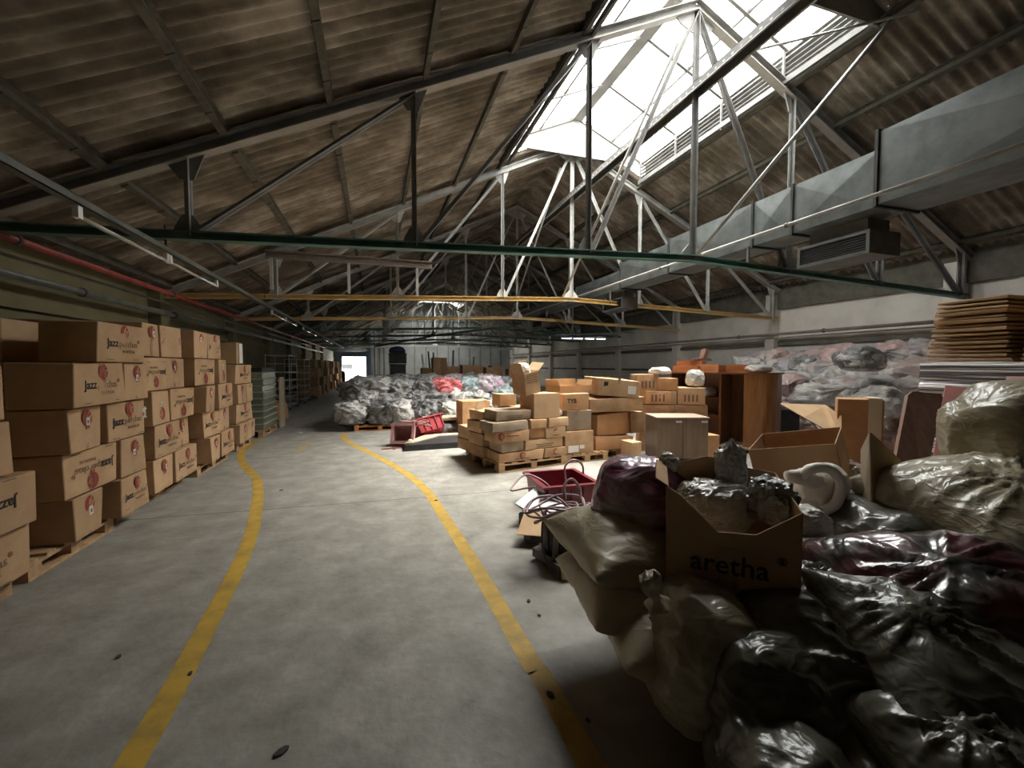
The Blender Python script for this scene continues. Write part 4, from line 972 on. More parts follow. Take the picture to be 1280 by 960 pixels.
# ================================================================== pallet of small cartons
TH1 = math.atan2(.26, 1.22); FA = Face((1.71, 6.05), TH1)
GP = 'cartons on the centre pallet'
pc = FA.place(.63, -.5, 0); pallet('pallet under the stack of small brown cartons', pc.x-.62, pc.y-.5, pc.x+.62, pc.y+.5, rz=TH1, along='y')
pc = FA.place(.66, -1.38, 0); pallet('second pallet behind the stack of small brown cartons', pc.x-.45, pc.y-.3, pc.x+.45, pc.y+.3, rz=TH1, along='y')
def illegible(o, sx, sy, w, z, n=1, red=False):
    b = MB()
    for k in range(n): b.b2((-w/2*(1-.15*k), -sy/2-.0135, z-.030*k), (w/2*(1-.15*k), -sy/2-.0115, z-.030*k+.014))
    return b.build('print_line', M['ink_red' if red else 'ink_grey'], o)
rows = [  # u0,u1,vt,vb,depth,off, material, label, decal
    (625, 680, 564, 581, .45, 0., 'card_worn', 'wide bottom carton with ring emblem at the front of the centre pallet', 'E'),
    (680, 707, 563, 580, .45, 0., 'card_worn', 'bottom right carton end with emblem on the centre pallet', 'E'),
    (627, 655, 549, 565, .42, -.02, 'card_grey', 'second layer left carton of the centre pallet', None),
    (655, 704, 547, 563, .44, -.01, 'card', 'long carton with a printed line, second layer right of the centre pallet', 'P'),
    (620, 662, 530, 549.5, .40, .02, 'card_worn', 'carton with a red mark, third layer left of the centre pallet', 'R'),
    (662, 681, 530, 547.5, .36, -.04, 'card_orange', 'collapsed middle carton, third layer of the centre pallet', None),
    (682, 707, 530, 547.5, .40, .0, 'card', 'carton end with round emblem, third layer right of the centre pallet', 'E'),
    (615, 660, 514, 530.5, .42, .03, 'card_grey', 'crushed wide carton, fourth layer left of the centre pallet', None),
    (664, 684, 514, 530.5, .40, .02, 'card_worn', 'carton under the tall narrow boxes, fourth layer of the centre pallet', None),
    (685, 711, 516, 530.5, .40, .0, 'card', 'fourth layer right carton of the centre pallet', None),
    (621, 664, 497, 514.5, .42, -.04, 'card_grey', 'topmost left carton with loose flaps on the centre pallet', 'P')]
zs = {0: .146}
zrow = [(.146, .30), (.30, .455), (.455, .625), (.625, .775), (.775, .93)]
ri = [0, 0, 1, 1, 2, 2, 2, 3, 3, 3, 4]
for k, (u0, u1, vt, vb, dp, off, m, lab, dc) in enumerate(rows):
    z0, z1 = zrow[ri[k]]
    o = FA.box(lab, u0, u1, vt, vb, dp, off, z0, z1-.003, m=m, group=GP, jit=.012, tw=rnd.uniform(-.04, .04), tape='x' if k % 2 else None)
    s = o.dimensions; bx = [v.co for v in o.data.vertices]; sx = 2*max(v.x for v in bx); sy = 2*max(v.y for v in bx); h = z1-z0
    if dc == 'E': decal('emblem', EMB, o, (0, -sy/2-.001, h*.55), 'y', False, .75); illegible(o, sx, sy-.02, sx*.3, h*.2)
    if dc == 'P': illegible(o, sx, sy-.02, sx*.45, h*.4, 2)
    if dc == 'R': decal('emblem', EMB, o, (-sx*.33, -sy/2-.001, h*.55), 'y', False, .8); illegible(o, sx, sy-.02, sx*.35, h*.5, 1, True)
# second file of cartons behind, seen on the left side
for k, (s, off, z0, h, lab) in enumerate(((.2, -.72, .146, .18, 'bottom carton of the left side file behind the front ones'), (.2, -1.25, .146, .2, 'bottom carton at the back left corner of the centre pallet'),
    (.18, -.70, .33, .2, 'second carton up the left side file of the centre pallet'), (.2, -1.25, .35, .22, 'second carton up at the back left corner of the centre pallet'),
    (.16, -.72, .535, .19, 'third carton up the left side file of the centre pallet'), (.2, -.72, .73, .16, 'fourth carton with a raised flap in the left side file'),
    (.75, -.74, .146, .5, 'big carton behind the front row, hidden core of the centre pallet'), (.75, -.74, .65, .27, 'upper big carton in the core of the centre pallet'))):
    carton(lab, FA.place(s+(0 if s < .5 else .05), off, z0), (.45 if s < .5 else .6, .5, h-.004), TH1+rnd.uniform(-.05, .05), 'card_worn', GP, jit=.012)
p = FA.place(.06, -.72, .892); b = MB(); b.box((0, 0, .07), (.24, .005, .17), Matrix.Rotation(.5, 3, 'X')); tag(b.build('loose_flap', M['label'], loc=(p.x, p.y, p.z+.003), rot=(0, 0, TH1+.5)), 'pale loose sheet standing on the left side cartons', 'sheet')
# tall narrow boxes on top
def open_box(label, loc, sx, sy, h, rz, m='card', m_in='card_in', flaps=(40, 40, 40, 40), fl=.22, rot=None, group=None, cut=None, taper=1.0, contents=None):
    t = thing('open_cardboard_box', label, 'open box', loc, rz, group); T = .006
    if rot: t.rotation_euler = rot
    b = MB(); b.b2((-sx/2, -sy/2, 0), (sx/2, sy/2, T)); b.build('bottom', M[m], t)
    W = [((-sx/2, -sy/2), (sx/2, -sy/2)), ((sx/2, -sy/2), (sx/2, sy/2)), ((sx/2, sy/2), (-sx/2, sy/2)), ((-sx/2, sy/2), (-sx/2, -sy/2))]
    for i, (a, c) in enumerate(W):
        a = Vector((*a, 0)); c = Vector((*c, 0)); d = (c-a).normalized(); n = Vector((d.y, -d.x, 0)); L = (c-a).length
        prof = [(0, h), (L, h)]
        if cut and i in cut: prof = cut[i](L, h)
        poly = [(0, 0), (L, 0)] + prof[::-1]
        b = MB(); R = Matrix((d, Vector((0, 0, 1)), n)).transposed()
        b.prism(poly, -T, 0, R); k = len(b.v)
        b.v = [tuple(Vector(p)+a) for p in b.v]
        # a faint vertical and horizontal crease
        b.build('wall', [M[m]], t)
        if flaps[i] is not None:
            an = math.radians(flaps[i]); o = n*math.sin(an) + Vector((0, 0, 1))*math.cos(an)
            A = a+Vector((0, 0, h)); C = c+Vector((0, 0, h)); nn = o.cross(d).normalized()*T
            q = [A+d*.006, C-d*.006, C-d*.02+o*fl, A+d*.02+o*fl]
            b = MB(); b.add(q+[x+nn for x in q], [(3, 2, 1, 0), (4, 5, 6, 7), (0, 1, 5, 4), (1, 2, 6, 5), (2, 3, 7, 6), (3, 0, 4, 7)]); b.build('flap', M[m_in], t)
    return t
o = FA.box('tall brown carton standing on the fourth layer under the open box', 666, 700, 483, 514, .38, .0, .775, 1.165, m='card', group=GP, tw=.05)
t = open_box('open torn box with white film sticking out, topmost on the centre pallet', FA.place(.62, -.2, 1.17), .30, .32, .34, TH1, 'card_worn', 'card_in', (None, 55, -20, 12), .17, rot=(math.radians(4), math.radians(-10), TH1+.12))
b = MB()
for k in range(4): b.b2((-.11, -.162, .29-.035*k), (.11, -.1605, .302-.035*k))
b.build('print_line', M['ink_grey'], t)
bag('white crumpled film in the open torn box on the centre pallet', FA.place(.55, -.22, 1.40), (.11, .12, .15), 61, 'f_clear', 4, rz=.4, cat='plastic film', name='plastic_film')
bag('white cloth bundle on the right top corner of the centre pallet', FA.place(1.17, -.2, .776), (.11, .10, .075), 62, 'soap', 4, cat='cloth', name='cloth_bundle')
carton('pale open carton peeking left of the tall brown carton', FA.place(.5, -.75, .935), (.3, .3, .2), TH1, 'card', GP)
# brown tall box standing behind on the floor, left
p = on_floor(579, 546); Fx = Face((p.x, p.y), .1)
carton('orange brown tall carton standing alone left of the centre pallet', Fx.place(.33, -.3, 0), (.66, .5, .80), .1, 'card_orange')
# ------------------------------------------------------------------ second group of cartons, right of the pallet
FB = Face((2.95, 6.35), .10); GQ = 'cartons between the centre pallet and the cabinet'
pallet('pallet under the carton with paper labels', 2.92, 6.36, 3.72, 7.2, along='y', rz=.05)
pallet('pallet under the sagging orange brown cartons', 3.55, 6.55, 4.5, 7.5, along='y', rz=.05)
o = FB.box('brown carton with two paper labels on the floor pallet', 706, 742, 540, 576, .6, .0, .146, .52, m='card_worn', group=GQ)
b = MB(); b.b2((-.22, -.313, .03), (-.02, -.311, .14)); b.b2((.0, -.313, .08), (.09, -.311, .14)); b.build('paper_label', M['label'], o)
FB.box('plain carton with tape above the labelled one', 708, 739, 507, 540, .5, -.04, .523, .86, m='card_grey', group=GQ, tape='y')
t_ = FB.box('printed carton with bold letters under the open pale box', 703, 736, 480, 507, .5, -.05, .863, 1.14, m='card_orange', group=GQ)
decal('lettering', text_mesh('TYB', .10, M['ink'], .003), t_, (-.17, -.2655, .12), 'y')
FB.box('greyish taped carton leaning right of the bold lettered carton', 719, 740, 479, 508, .3, .22, .863, 1.14, m='card_worn', group=GQ, tw=.1) if False else None
p = FB.place(.28, -.42, 1.143); open_box('pale open box on top of the bold lettered carton', p, .62, .5, .12, .1, 'card', 'card_in', (None, 20, -5, 15), .1)
FC = Face((3.55, 6.5), .05)
FC.box('lowest sagging orange brown carton, right group', 744, 790, 556, 578, .6, .0, .146, .385, m='card_orange', group=GQ, jit=.03)
FC.box('middle crushed orange brown carton, right group', 746, 786, 519, 556, .55, -.02, .388, .80, m='card_orange', group=GQ, jit=.05, tw=.04)
FC.box('leaning carton squeezed beside the crushed orange one', 786, 803, 519, 560, .5, -.1, .388, .80, m='card_worn', group=GQ, jit=.04)
FC.box('wide carton with torn tape below the big tilted one', 740, 803, 496, 519, .62, .02, .803, 1.06, m='card_worn', group=GQ, jit=.04, tape='x')
o = carton('big pale tilted carton with torn corner, topmost of the right group', FC.place(.48, -.3, 1.075), (.80, .62, .30), .0, 'card', rot=(math.radians(2), math.radians(5), -.08), tape='y', jit=.02); 
b = MB(); b.b2((-.28, -.325, .10), (-.2, -.3215, .24)); b.build('torn_hole', M['black'], o); b = MB(); b.b2((.18, -.325, .06), (.34, -.3215, .20)); b.build('paper_label', M['label'], o)
FB.box('small carton on the floor left of the laminate cabinet', 790, 802, 545, 572, .3, .35, .0, .33, m='card', group=GQ)
FD = Face((4.72, 6.85), -.42)
for lab, u0, u1, vt, vb, z0, z1, m, tw in (('hidden base carton left behind the cabinet', 800, 842, 515, 560, 0, .88, 'card_worn', 0), ('hidden base carton right behind the cabinet', 843, 884, 515, 560, 0, .88, 'card_worn', 0),
        ('carton with two vertical print marks behind the cabinet', 805, 838, 493, 517, .883, 1.13, 'card_worn', .05), ('slim carton edge-on behind the cabinet', 838.5, 846, 492, 517, .883, 1.13, 'card_in', 0),
        ('tilted printed carton right behind the cabinet', 848, 882, 485, 513, .883, 1.20, 'card', -.08), ('upper carton with printed panel, leftmost behind the cabinet', 794, 822, 464, 492, 1.133, 1.44, 'card_worn', .12), ('upper plain carton below the orange wooden boxes', 823, 848, 468, 490, 1.133, 1.37, 'card_orange', -.06)):
    o = FD.box(lab, u0, u1, vt, vb, .45, 0 if z0 < 1.1 else -.03, z0, z1, m=m, group=GQ, tw=tw, jit=.012)
    if 'print' in lab:
        b = MB()
        for k in range(4): b.b2((-.12+.07*k, -.237, .05), (-.09+.07*k, -.2345, .18))
        b.build('print_line', M['ink_grey'], o)
bag('white wrapped bundle poking up behind the tilted printed carton', FD.place(1.05, -.36, 1.2), (.16, .15, .19), 65, 'f_white', 4)
bag('crumpled clear film on the upper cartons behind the cabinet', FD.place(.36, -.2, 1.44), (.2, .16, .08), 66, 'f_clear', 4, cat='plastic film', name='plastic_film')
# ------------------------------------------------------------------ laminate cabinet
p0, p1 = on_floor(821, 577), on_floor(885, 577); thc = math.atan2(p1.y-p0.y, p1.x-p0.x)
W = (p1-p0).length; D = .62; hC = .74
t = thing('laminate_cabinet', 'brown laminate cabinet with two doors standing among the cartons', 'cabinet', p0.xy.to_3d(), thc)
b = MB(); b.b2((0, .02, 0), (W, D, hC-.02)); b.build('body', M['wood_grey'], t)
b = MB(); b.b2((-.012, -.012, hC-.02), (W+.012, D+.01, hC)); b.build('top_panel', M['wood_greytop'], t)
for k in range(2):
    b = MB(); x = W/2*k; b.b2((x+.006, 0, .05), (x+W/2-.006, .02, hC-.03)); d = b.build('door', M['wood_grey'], t)
    b = MB(); b.b2((x+W*.36, -.004, hC-.09), (x+W*.36+.10, 0, hC-.055)); b.build('label_holder', M['label'], d)
b = MB(); b.b2((0, .012, 0), (W, .03, .05)); b.build('plinth', M['black'], t)
carton('small pale carton on the floor right of the laminate cabinet', (p1.x+.2, p1.y+.25, 0), (.24, .3, .42), 0, 'card_orange')
# ------------------------------------------------------------------ shelf unit with a rounded end
UR = math.atan2(-.89, .45); UO = Vector((5.80, 7.42, 0))
def unit_pt(x, y, z): return UO + Matrix.Rotation(UR, 3, 'Z') @ Vector((x, y, z))
t = thing('shelf_unit', 'tall reddish wood shelf unit with a rounded end panel', 'shelf unit', UO, UR); M_ = M['wood_red']
D, H, E = .60, 1.47, 1.45
b = MB(); b.b2((0, 0, .09), (.03, D, H)); b.build('side_panel', M_, t)
b = MB(); b.b2((.95, 0, .09), (.99, D, H)); b.build('divider', M_, t)
b = MB(); b.b2((0, D-.02, .09), (E+.3, D, H)); b.build('back_panel', M_, t)
qa = [PI/2*i/10 for i in range(11)]
arc = [(E-.06, 0)] + [(E+.40*math.sin(a), .36-.36*math.cos(a)) for a in qa] + [(E+.40, D), (E+.37, D), (E+.37, .36)] + [(E+.37*math.sin(a), .39-.36*math.cos(a)) for a in qa[::-1]] + [(E-.06, .03)]
b = MB(); b.prism(arc, .11, H-.03, None); b.build('rounded_end', M['wood_warm'], t, False)
top = [(-.03, -.03)] + [(E+.43*math.sin(a), .37-.40*math.cos(a)) for a in qa] + [(E+.43, D+.02), (-.03, D+.02)]
b = MB(); b.prism(top, H-.03, H); b.build('top_board', M['wood_red'], t)
base = [(x, y-.05 if y < .3 else y) for x, y in top]; b = MB(); b.prism(base, .06, .10); b.build('base_board', M['wood_greytop'], t)
b = MB(); b.prism([(x*.95+.02, y*.9+.03) for x, y in top], 0, .06); b.build('plinth', M['black'], t)
for z in (.62, .95): b = MB(); b.b2((.03, .06, z), (.95, D-.02, z+.022)); b.build('shelf', M_, t)
bag('crumpled white film on the upper shelf of the wooden unit', unit_pt(.6, .3, .973), (.2, .16, .12), 67, 'f_clear', 4, cat='plastic film', name='plastic_film')
for i, (x, y, w, h, z, rz) in enumerate(((.28, .15, .50, .13, H, .05), (.26, .44, .46, .12, H, -.06), (.78, .16, .40, .155, H, -.25), (1.22, .40, .50, .15, H, .1), (.30, .28, .52, .10, H+.131, .04))):
    d = thing('wooden_box', '%s lying on the tall shelf unit' % ['lower front orange wooden box at the far end', 'rear orange wooden box at the far end', 'middle orange wooden box turned askew', 'rightmost reddish wooden box', 'upper orange wooden box stacked on the far pair'][i], 'box', unit_pt(x, y, z), UR+rz, 'orange wooden boxes on the shelf unit')
    b = MB(); b.b2((-w/2, -.13, 0), (w/2, -.11, h)); b.build('front_board', M['orange_drawer'], d)
    b = MB(); b.b2((-w/2+.02, -.11, .005), (-w/2+.035, .12, h-.02)); b.b2((w/2-.035, -.11, .005), (w/2-.02, .12, h-.02)); b.b2((-w/2+.02, .11, .005), (w/2-.02, .125, h-.02)); b.b2((-w/2+.02, -.11, .005), (w/2-.02, .12, .015)); b.build('tray', M['orange_drawer'], d)
b = MB(); b.prism([(-.22, 0), (.16, 0), (.14, .03), (.05, .04), (.12, .22), (.04, .24), (-.02, .05), (-.22, .03)], -.1, .1, Matrix(((1, 0, 0), (0, 0, -1), (0, 1, 0)))); tag(b.build('chair_fragment', M['wood_board'], loc=unit_pt(.5, .3, H+.232), rot=(0, 0, -.3)), 'dark chair fragment on top of the stacked orange boxes', 'chair part')
bag('cream pillow lying on the rounded end of the shelf unit top', unit_pt(1.55, .28, H), (.24, .17, .09), 68, 'f_white', 4, cat='pillow', name='pillow')
# black low cabinet right of it
t = thing('low_cabinet', 'low black cabinet right of the rounded shelf unit', 'cabinet', (7.45, 6.55, 0), -.15)
b = MB(); b.b2((-.45, -.3, .06), (.42, .3, .74)); b.build('body', M['black'], t); b = MB(); b.b2((-.47, -.32, .74), (.44, .32, .765)); b.build('top_board', M['steel_dark'], t)
for k in range(2): b = MB(); b.b2((-.44+.43*k, -.315, .08), (-.02+.43*k, -.3, .72)); b.build('door', M['black'], t)
b = MB(); b.b2((-.42, -.27, 0), (.4, .27, .06)); b.build('plinth', M['black'], t)
bag('pinkish folded cloth lying on the low black cabinet', (7.4, 6.55, .766), (.4, .25, .10), 69, 'f_rose', 4, cat='cloth', name='cloth_bundle')
# ------------------------------------------------------------------ heap of clothes bags along the right wall
GR = 'clothes bags heaped by the right wall'
hr = random.Random(8)
for r in range(7):
    for i in range(12):
        x = min(11.95, 8.4 + .54*r + hr.uniform(-.12, .12)); y = 3.9 + .60*i + hr.uniform(-.14, .14)
        if r == 0 and y < 5.2: x -= .0
        z = .02 + .25*r + hr.uniform(-.06, .10) + (.25*math.exp(-((i-2.5)/2.2)**2) if r > 3 else 0)
        mk = hr.choice(['f_mixed', 'f_rose', 'f_white', 'f_mauve', 'f_mixed', 'f_mixed', 'f_rose', 'f_white', 'f_print'])
        heap_bag('%s bag by the right wall, %s row up, %s from near end' % (cn[mk], ordn[r], ordn[i]), mk, (x, y, max(0, z)), (hr.uniform(.66, .9), hr.uniform(.62, .8), .62), hr.uniform(-3, 3), GR)
        if r in (2, 4) and i % 3 == 0 and r < 4:
            heap_bag('buried clothes bag under the %s row of the right wall heap, %s along' % (ordn[r], ordn[i]), 'f_mauve', (x+.1, y, max(0, z-.55)), (1.0, 1.5, .75), 0, GR)
for j, (u, v, d, mk, lab) in enumerate(((1010, 492, 8.6, 'f_white', 'big white bag at the front of the right wall heap'), (1075, 448, 8.4, 'f_print', 'black patterned bag on the crest of the right wall heap'), (1100, 500, 7.2, 'f_white', 'square white bag beside the wrapped pallet'), (990, 480, 8.9, 'f_rose', 'pink bag low at the left end of the right wall heap'))):
    p = at(u, v, d); heap_bag(lab, mk, (p.x, p.y, p.z-.25), (.8, .75, .6), .3, GR)
# ================================================================== right foreground
GF = 'big bags on the right foreground pallets'
pallet('orange brown pallet edge under the foreground bags beside the yellow line', 1.37, 1.42, 2.57, 2.63, m='pallet_orange', along='y')
pallet('pallet under the near right foreground bags', 1.42, .20, 2.62, 1.40, m='pallet', along='y')
pallet('pallet deep under the right foreground bags', 2.62, 1.45, 3.82, 2.65, m='pallet', along='y')
def fg(label, u, v, d, dims, seed, m, sub=6, rx=0., ry=0., rz=0., knot=None, cat='bag', name='plastic_bag', **kw):
    dims = tuple(x*.86 for x in dims); kw['fold'] = kw.get('fold', .06)*.62; kw.setdefault('boxy', .88); kw.setdefault('freq', 2.6); kw.setdefault('sharp', 7)
    p = at(u, v, d); fl = kw.get('flat', .55)
    kx = None
    if knot:
        ku, kv, kd, dirv, r, L = knot; w = at(ku, kv, kd) - Vector((p.x, p.y, p.z-dims[2]*(fl+.1)))
        Mi = Matrix.Rotation(-(-YAW+rz), 3, 'Z'); kx = (Mi @ w, dirv, r, L)
    return bag(label, (p.x, p.y, p.z-dims[2]*(fl+.1)), dims, seed, m, sub, rot=(rx, ry, -YAW+rz), knot=kx, group=GF, cat=cat, name=name, **kw)
def fs(label, u, v, d, dims, seed, m, **kw): return sack(label, u, v, d, dims, seed, m, group=GF, **kw)
fs('cream sack with a pointed corner under the purple bag', 790, 688, 2.40, (.40, .38, .20), 201, 'f_sack', ry=.26, rz=.25, cat='sack', name='cloth_sack', crease=.03, droop=.2)
fg('purple cloth bag at the left end of the foreground pile', 800, 636, 2.50, (.32, .32, .37), 202, 'f_purple', axis=(.3, 0, 1), lump=.10, fold=.03, boxy=.9)
fs('lower cream sack bulging over the orange pallet edge', 800, 738, 2.30, (.38, .36, .22), 203, 'f_sack', ry=.22, rz=.15, cat='sack', name='cloth_sack', crease=.04, droop=.2)
fs('bottom cream sack sagging beside the pallet edge', 830, 792, 2.12, (.34, .36, .19), 204, 'f_sack', ry=.42, rz=.1, cat='sack', name='cloth_sack', crease=.05, droop=.3)
fg('yellowish film bag with a knotted neck left of the lettered box', 878, 822, 1.86, (.29, .32, .38), 205, 'f_olive', axis=(-.5, -.3, .8), lump=.10, fold=.05, freq=1.9, knot=(822, 755, 1.70, (-.35, -.3, .9), .055, .15))
fg('dark film bag low in the foreground below the lettered box', 955, 885, 1.66, (.28, .28, .33), 206, 'f_dkolive', axis=(.1, -.3, 1), lump=.12, fold=.05)
fs('dark film bag with a bright tied knot in the middle foreground', 1035, 835, 1.72, (.34, .32, .22), 207, 'f_dkolive', rx=.55, ry=.1, crease=.05, gathers=((.1, -.5, .25, 14),), knot=((.035, -.17, .20), (.1, -.5, 1), .05, .09))
fs('long dark film bag slanting down at the right foreground', 1215, 850, 1.58, (.50, .34, .20), 208, 'f_dkolive', ry=.34, rx=.35, crease=.05, gathers=((-.7, .1, .2, 12),))
fs('shiny film bag in the bottom right corner', 1215, 965, 1.28, (.26, .24, .14), 209, 'f_dkolive', rx=.25, crease=.08, gathers=((-.2, .1, .2, 10), (.5, -.1, .12, 8)))
fs('clear bag of maroon and black cloth across the right foreground', 1228, 775, 1.82, (.60, .44, .29), 210, 'f_maroon', rx=.30, ry=.02, rz=-.1, crease=.05, gathers=((-.42, -.05, .14, 12),), radial=.03)
fs('dark grey film bag right of the lettered box', 1020, 775, 1.95, (.34, .32, .17), 211, 'f_dkolive', rx=.25, ry=-.12, crease=.05, gathers=((.5, .2, .25, 14),))
fs('wide clear bag of cream filling in the middle of the right pile', 1262, 647, 2.42, (.62, .46, .30), 212, 'f_olive', rx=.22, ry=.06, rz=.1, crease=.05, gathers=((-.3, -.2, .12, 16), (.5, -.1, .16, 14)), radial=.03)
fg('upper clear bag of cream filling at the right edge', 1292, 552, 2.62, (.46, .44, .42), 213, 'f_olive', axis=(1, 0, -.3), lump=.12, fold=.06, freq=1.8, boxy=.85)
fs('small clear bag of cream filling below the wide one', 1128, 712, 2.44, (.30, .34, .22), 214, 'f_olive', rx=.2, ry=-.35, crease=.05, gathers=((.2, -.2, .14, 14),))
fs('cream film bag behind the lettered box', 1035, 722, 2.50, (.30, .3, .13), 215, 'f_sack', rx=.15, crease=.05)
fg('film bag at the foot of the pile in the bottom right', 1130, 985, 1.42, (.36, .32, .22), 216, 'f_dkolive', axis=(1, .3, .2), fold=.05)
fg('film bag at the very bottom of the foreground pile', 975, 985, 1.42, (.24, .28, .25), 217, 'f_dkolive', axis=(.2, -.3, 1), fold=.05)
for i, (x, y, z, dm) in enumerate(((1.95, 1.95, .144, (.5, .45, .30)), (3.1, 1.75, .144, (.55, .5, .40)), (2.2, 1.0, .144, (.5, .45, .28)), (2.75, .75, .1, (.5, .45, .36)), (3.3, 1.2, .1, (.5, .5, .45)))):
    bag('%s dim bag buried in the foreground pile' % ordn[i], (x, y, z), dm, 230+i, 'f_dkolive', 5, -.3, group=GF)
# lettered open box
hB = .535; LB = .54; FL = at(832, 750, 2.0); rB = -YAW-.33
cB = Vector((FL.x, FL.y, 0)) + Matrix.Rotation(rB, 3, 'Z') @ Vector((LB/2, .23, 0))
bx = open_box('open brown box with faint lettering and a dipping front edge, full of film bags', (cB.x, cB.y, FL.z), LB, .46, hB, rB, 'card', 'card', (None, None, None, 62), .06,
    cut={0: lambda L, h: [(0, h), (.10*L, .945*h), (.40*L, .655*h), (.68*L, .665*h), (L, .885*h)], 1: lambda L, h: [(0, .885*h), (L, h)], 2: lambda L, h: [(0, h), (.30*L, 1.04*h), (.36*L, 1.10*h), (.62*L, 1.12*h), (L, 1.0*h)]})
A1 = join_meshes([text_mesh('aretha', .125, M['ink'], .001), move_mesh(text_mesh('®', .05, M['ink']), .345, .075)], 'lettering', [M['ink'], M['ink']]); decal('lettering', A1, bx, (-.17, -.46/2-.0072, .172), 'y', tilt=-.03)
A2 = text_mesh('P I L', .13, M['ink_grey'], -.0015); decal('lettering', A2, bx, (-.175, -.46/2-.0072, .055), 'y', tilt=-.03)
b = MB(); b.b2((-.05, -.2375, .01), (.03, -.2365, .28)); b.build('tape', M['tape'], bx)
def inbox(label, u, v, d, dims, seed, m, **kw):
    p = at(u, v, d); return bag(label, (p.x, p.y, p.z-dims[2]*.65), dims, seed, m, 6, -YAW+kw.pop('rz', 0), cat=kw.pop('cat', 'bag'), **kw)
inbox('large crumpled clear bag filling the lettered box', 893, 636, 2.20, (.17, .14, .14), 240, 'f_clear', axis=(1, .2, .3), fold=.10)
inbox('black and silver crumpled bag at the right of the lettered box', 963, 632, 2.06, (.095, .11, .12), 241, 'f_blackwhite', axis=(.2, .2, 1), fold=.16, lump=.25)
inbox('grey film tuft standing up at the back of the lettered box', 913, 590, 2.30, (.075, .08, .14), 242, 'f_clear', axis=(0, 0, 1), fold=.16, neck=.2)
inbox('dull film bag deep in the left of the lettered box', 865, 632, 2.28, (.10, .12, .12), 243, 'f_olive')
inbox('small pale film tuft at the left back corner of the lettered box', 836, 580, 2.42, (.05, .05, .055), 244, 'f_clear', fold=.2, lump=.3)
inbox('white film corner sticking out right of the lettered box', 1008, 655, 2.34, (.11, .10, .09), 245, 'f_clear', axis=(1, 0, -.5), neck=.3)
# tilted open box with the white jug
pb = at(1032, 612, 3.15)
carton('flat carton lying low under the tilted open box', (pb.x, pb.y+.05, 0), (.8, .7, .30), -.5, 'card', jit=.02)
open_box('shallow open tray box under the tilted box', (pb.x-.02, pb.y-.30, .304), .62, .5, .14, -.55, 'card_orange', 'card_in', (25, None, None, 30), .12)
open_box('tilted open box standing behind the white moulded jug', (pb.x+.0, pb.y+.08, .47), .54, .48, .60, -YAW-.75, 'card', 'card', (None, None, None, None), .12, rot=(math.radians(8), math.radians(-12), -YAW-.75))
pj = at(1022, 606, 2.72)
t = thing('plastic_jug', 'white moulded plastic jug with a loop handle before the tilted box', 'jug', pj, -YAW); t.scale = (1.15, 1.15, 1.15)
jb = bag_mesh('jug_body', (.13, .10, .13), 301, M['eps'], 5, lump=.22, fold=.0, boxy=.85, flat=.8, axis=(1, 0, 0), sharp=2); jo = link('jug_body', jb, t); jo.location = (.035, .03, -.13)
b = MB(); b.tube(smooth_path([(-.13, -.06, .06), (-.08, -.09, .115), (.0, -.10, .105), (.05, -.10, .03), (.03, -.10, -.07), (-.02, -.08, -.12)], 6), .026, 12); b.build('handle', M['eps'], t, True)
b = MB(); b.tube([(-.20, -.05, .055), (-.17, -.05, .06), (-.10, -.03, .05), (.0, 0, .02)], [.034, .036, .045, .07], 16); b.build('spout', M['eps'], t, True)
bag('dim film bag inside the tilted open box', at(1055, 585, 3.25) - Vector((0, 0, .1)), (.12, .12, .10), 246, 'f_mauve', 5)
bag('small red tinted cloth in the tilted open box', at(1012, 578, 3.15) - Vector((0, 0, .05)), (.09, .06, .05), 247, 'f_red', 4, cat='cloth', name='cloth_bundle')
# folded carton sheet standing
c0 = at(1089, 640, 2.75)
def sheet(label, pts, m, th=.006, cat='sheet', name='cardboard_sheet'):
    P = [Vector(q) for q in pts]; c = sum(P, Vector())/len(P); n = (P[1]-P[0]).cross(P[2]-P[0]).normalized()*th
    k = len(P); b = MB(); vs = [q-c for q in P]+[q-c+n for q in P]
    b.add(vs, [tuple(range(k))[::-1], tuple(range(k, 2*k))]+[(i, (i+1) % k, k+(i+1) % k, k+i) for i in range(k)])
    return tag(b.build(name, M[m], loc=c), label, cat)
t = thing('folded_carton_sheet', 'folded carton sheet standing on edge right of the tilted box', 'cardboard sheet', (c0.x, c0.y, 0))
def rel(u, v, d): return at(u, v, d) - Vector((c0.x, c0.y, 0))
def quadpart(name, pts, m, th=.006):
    P = [Vector(q) for q in pts]; n = (P[1]-P[0]).cross(P[2]-P[0]).normalized()*th; k = len(P); b = MB()
    b.add(P+[q+n for q in P], [tuple(range(k))[::-1], tuple(range(k, 2*k))]+[(i, (i+1) % k, k+(i+1) % k, k+i) for i in range(k)]); return b.build(name, M[m], t)
quadpart('narrow_flap', [rel(1077, 718, 2.72), rel(1092, 706, 2.60), rel(1088, 540, 2.60), rel(1077, 562, 2.72)], 'card_lit')  # flap colour lightened in place of light falling on it
quadpart('wide_panel', [rel(1092, 706, 2.60), rel(1140, 690, 2.9), rel(1134, 584, 2.9), rel(1088, 541, 2.60)], 'card_dark')
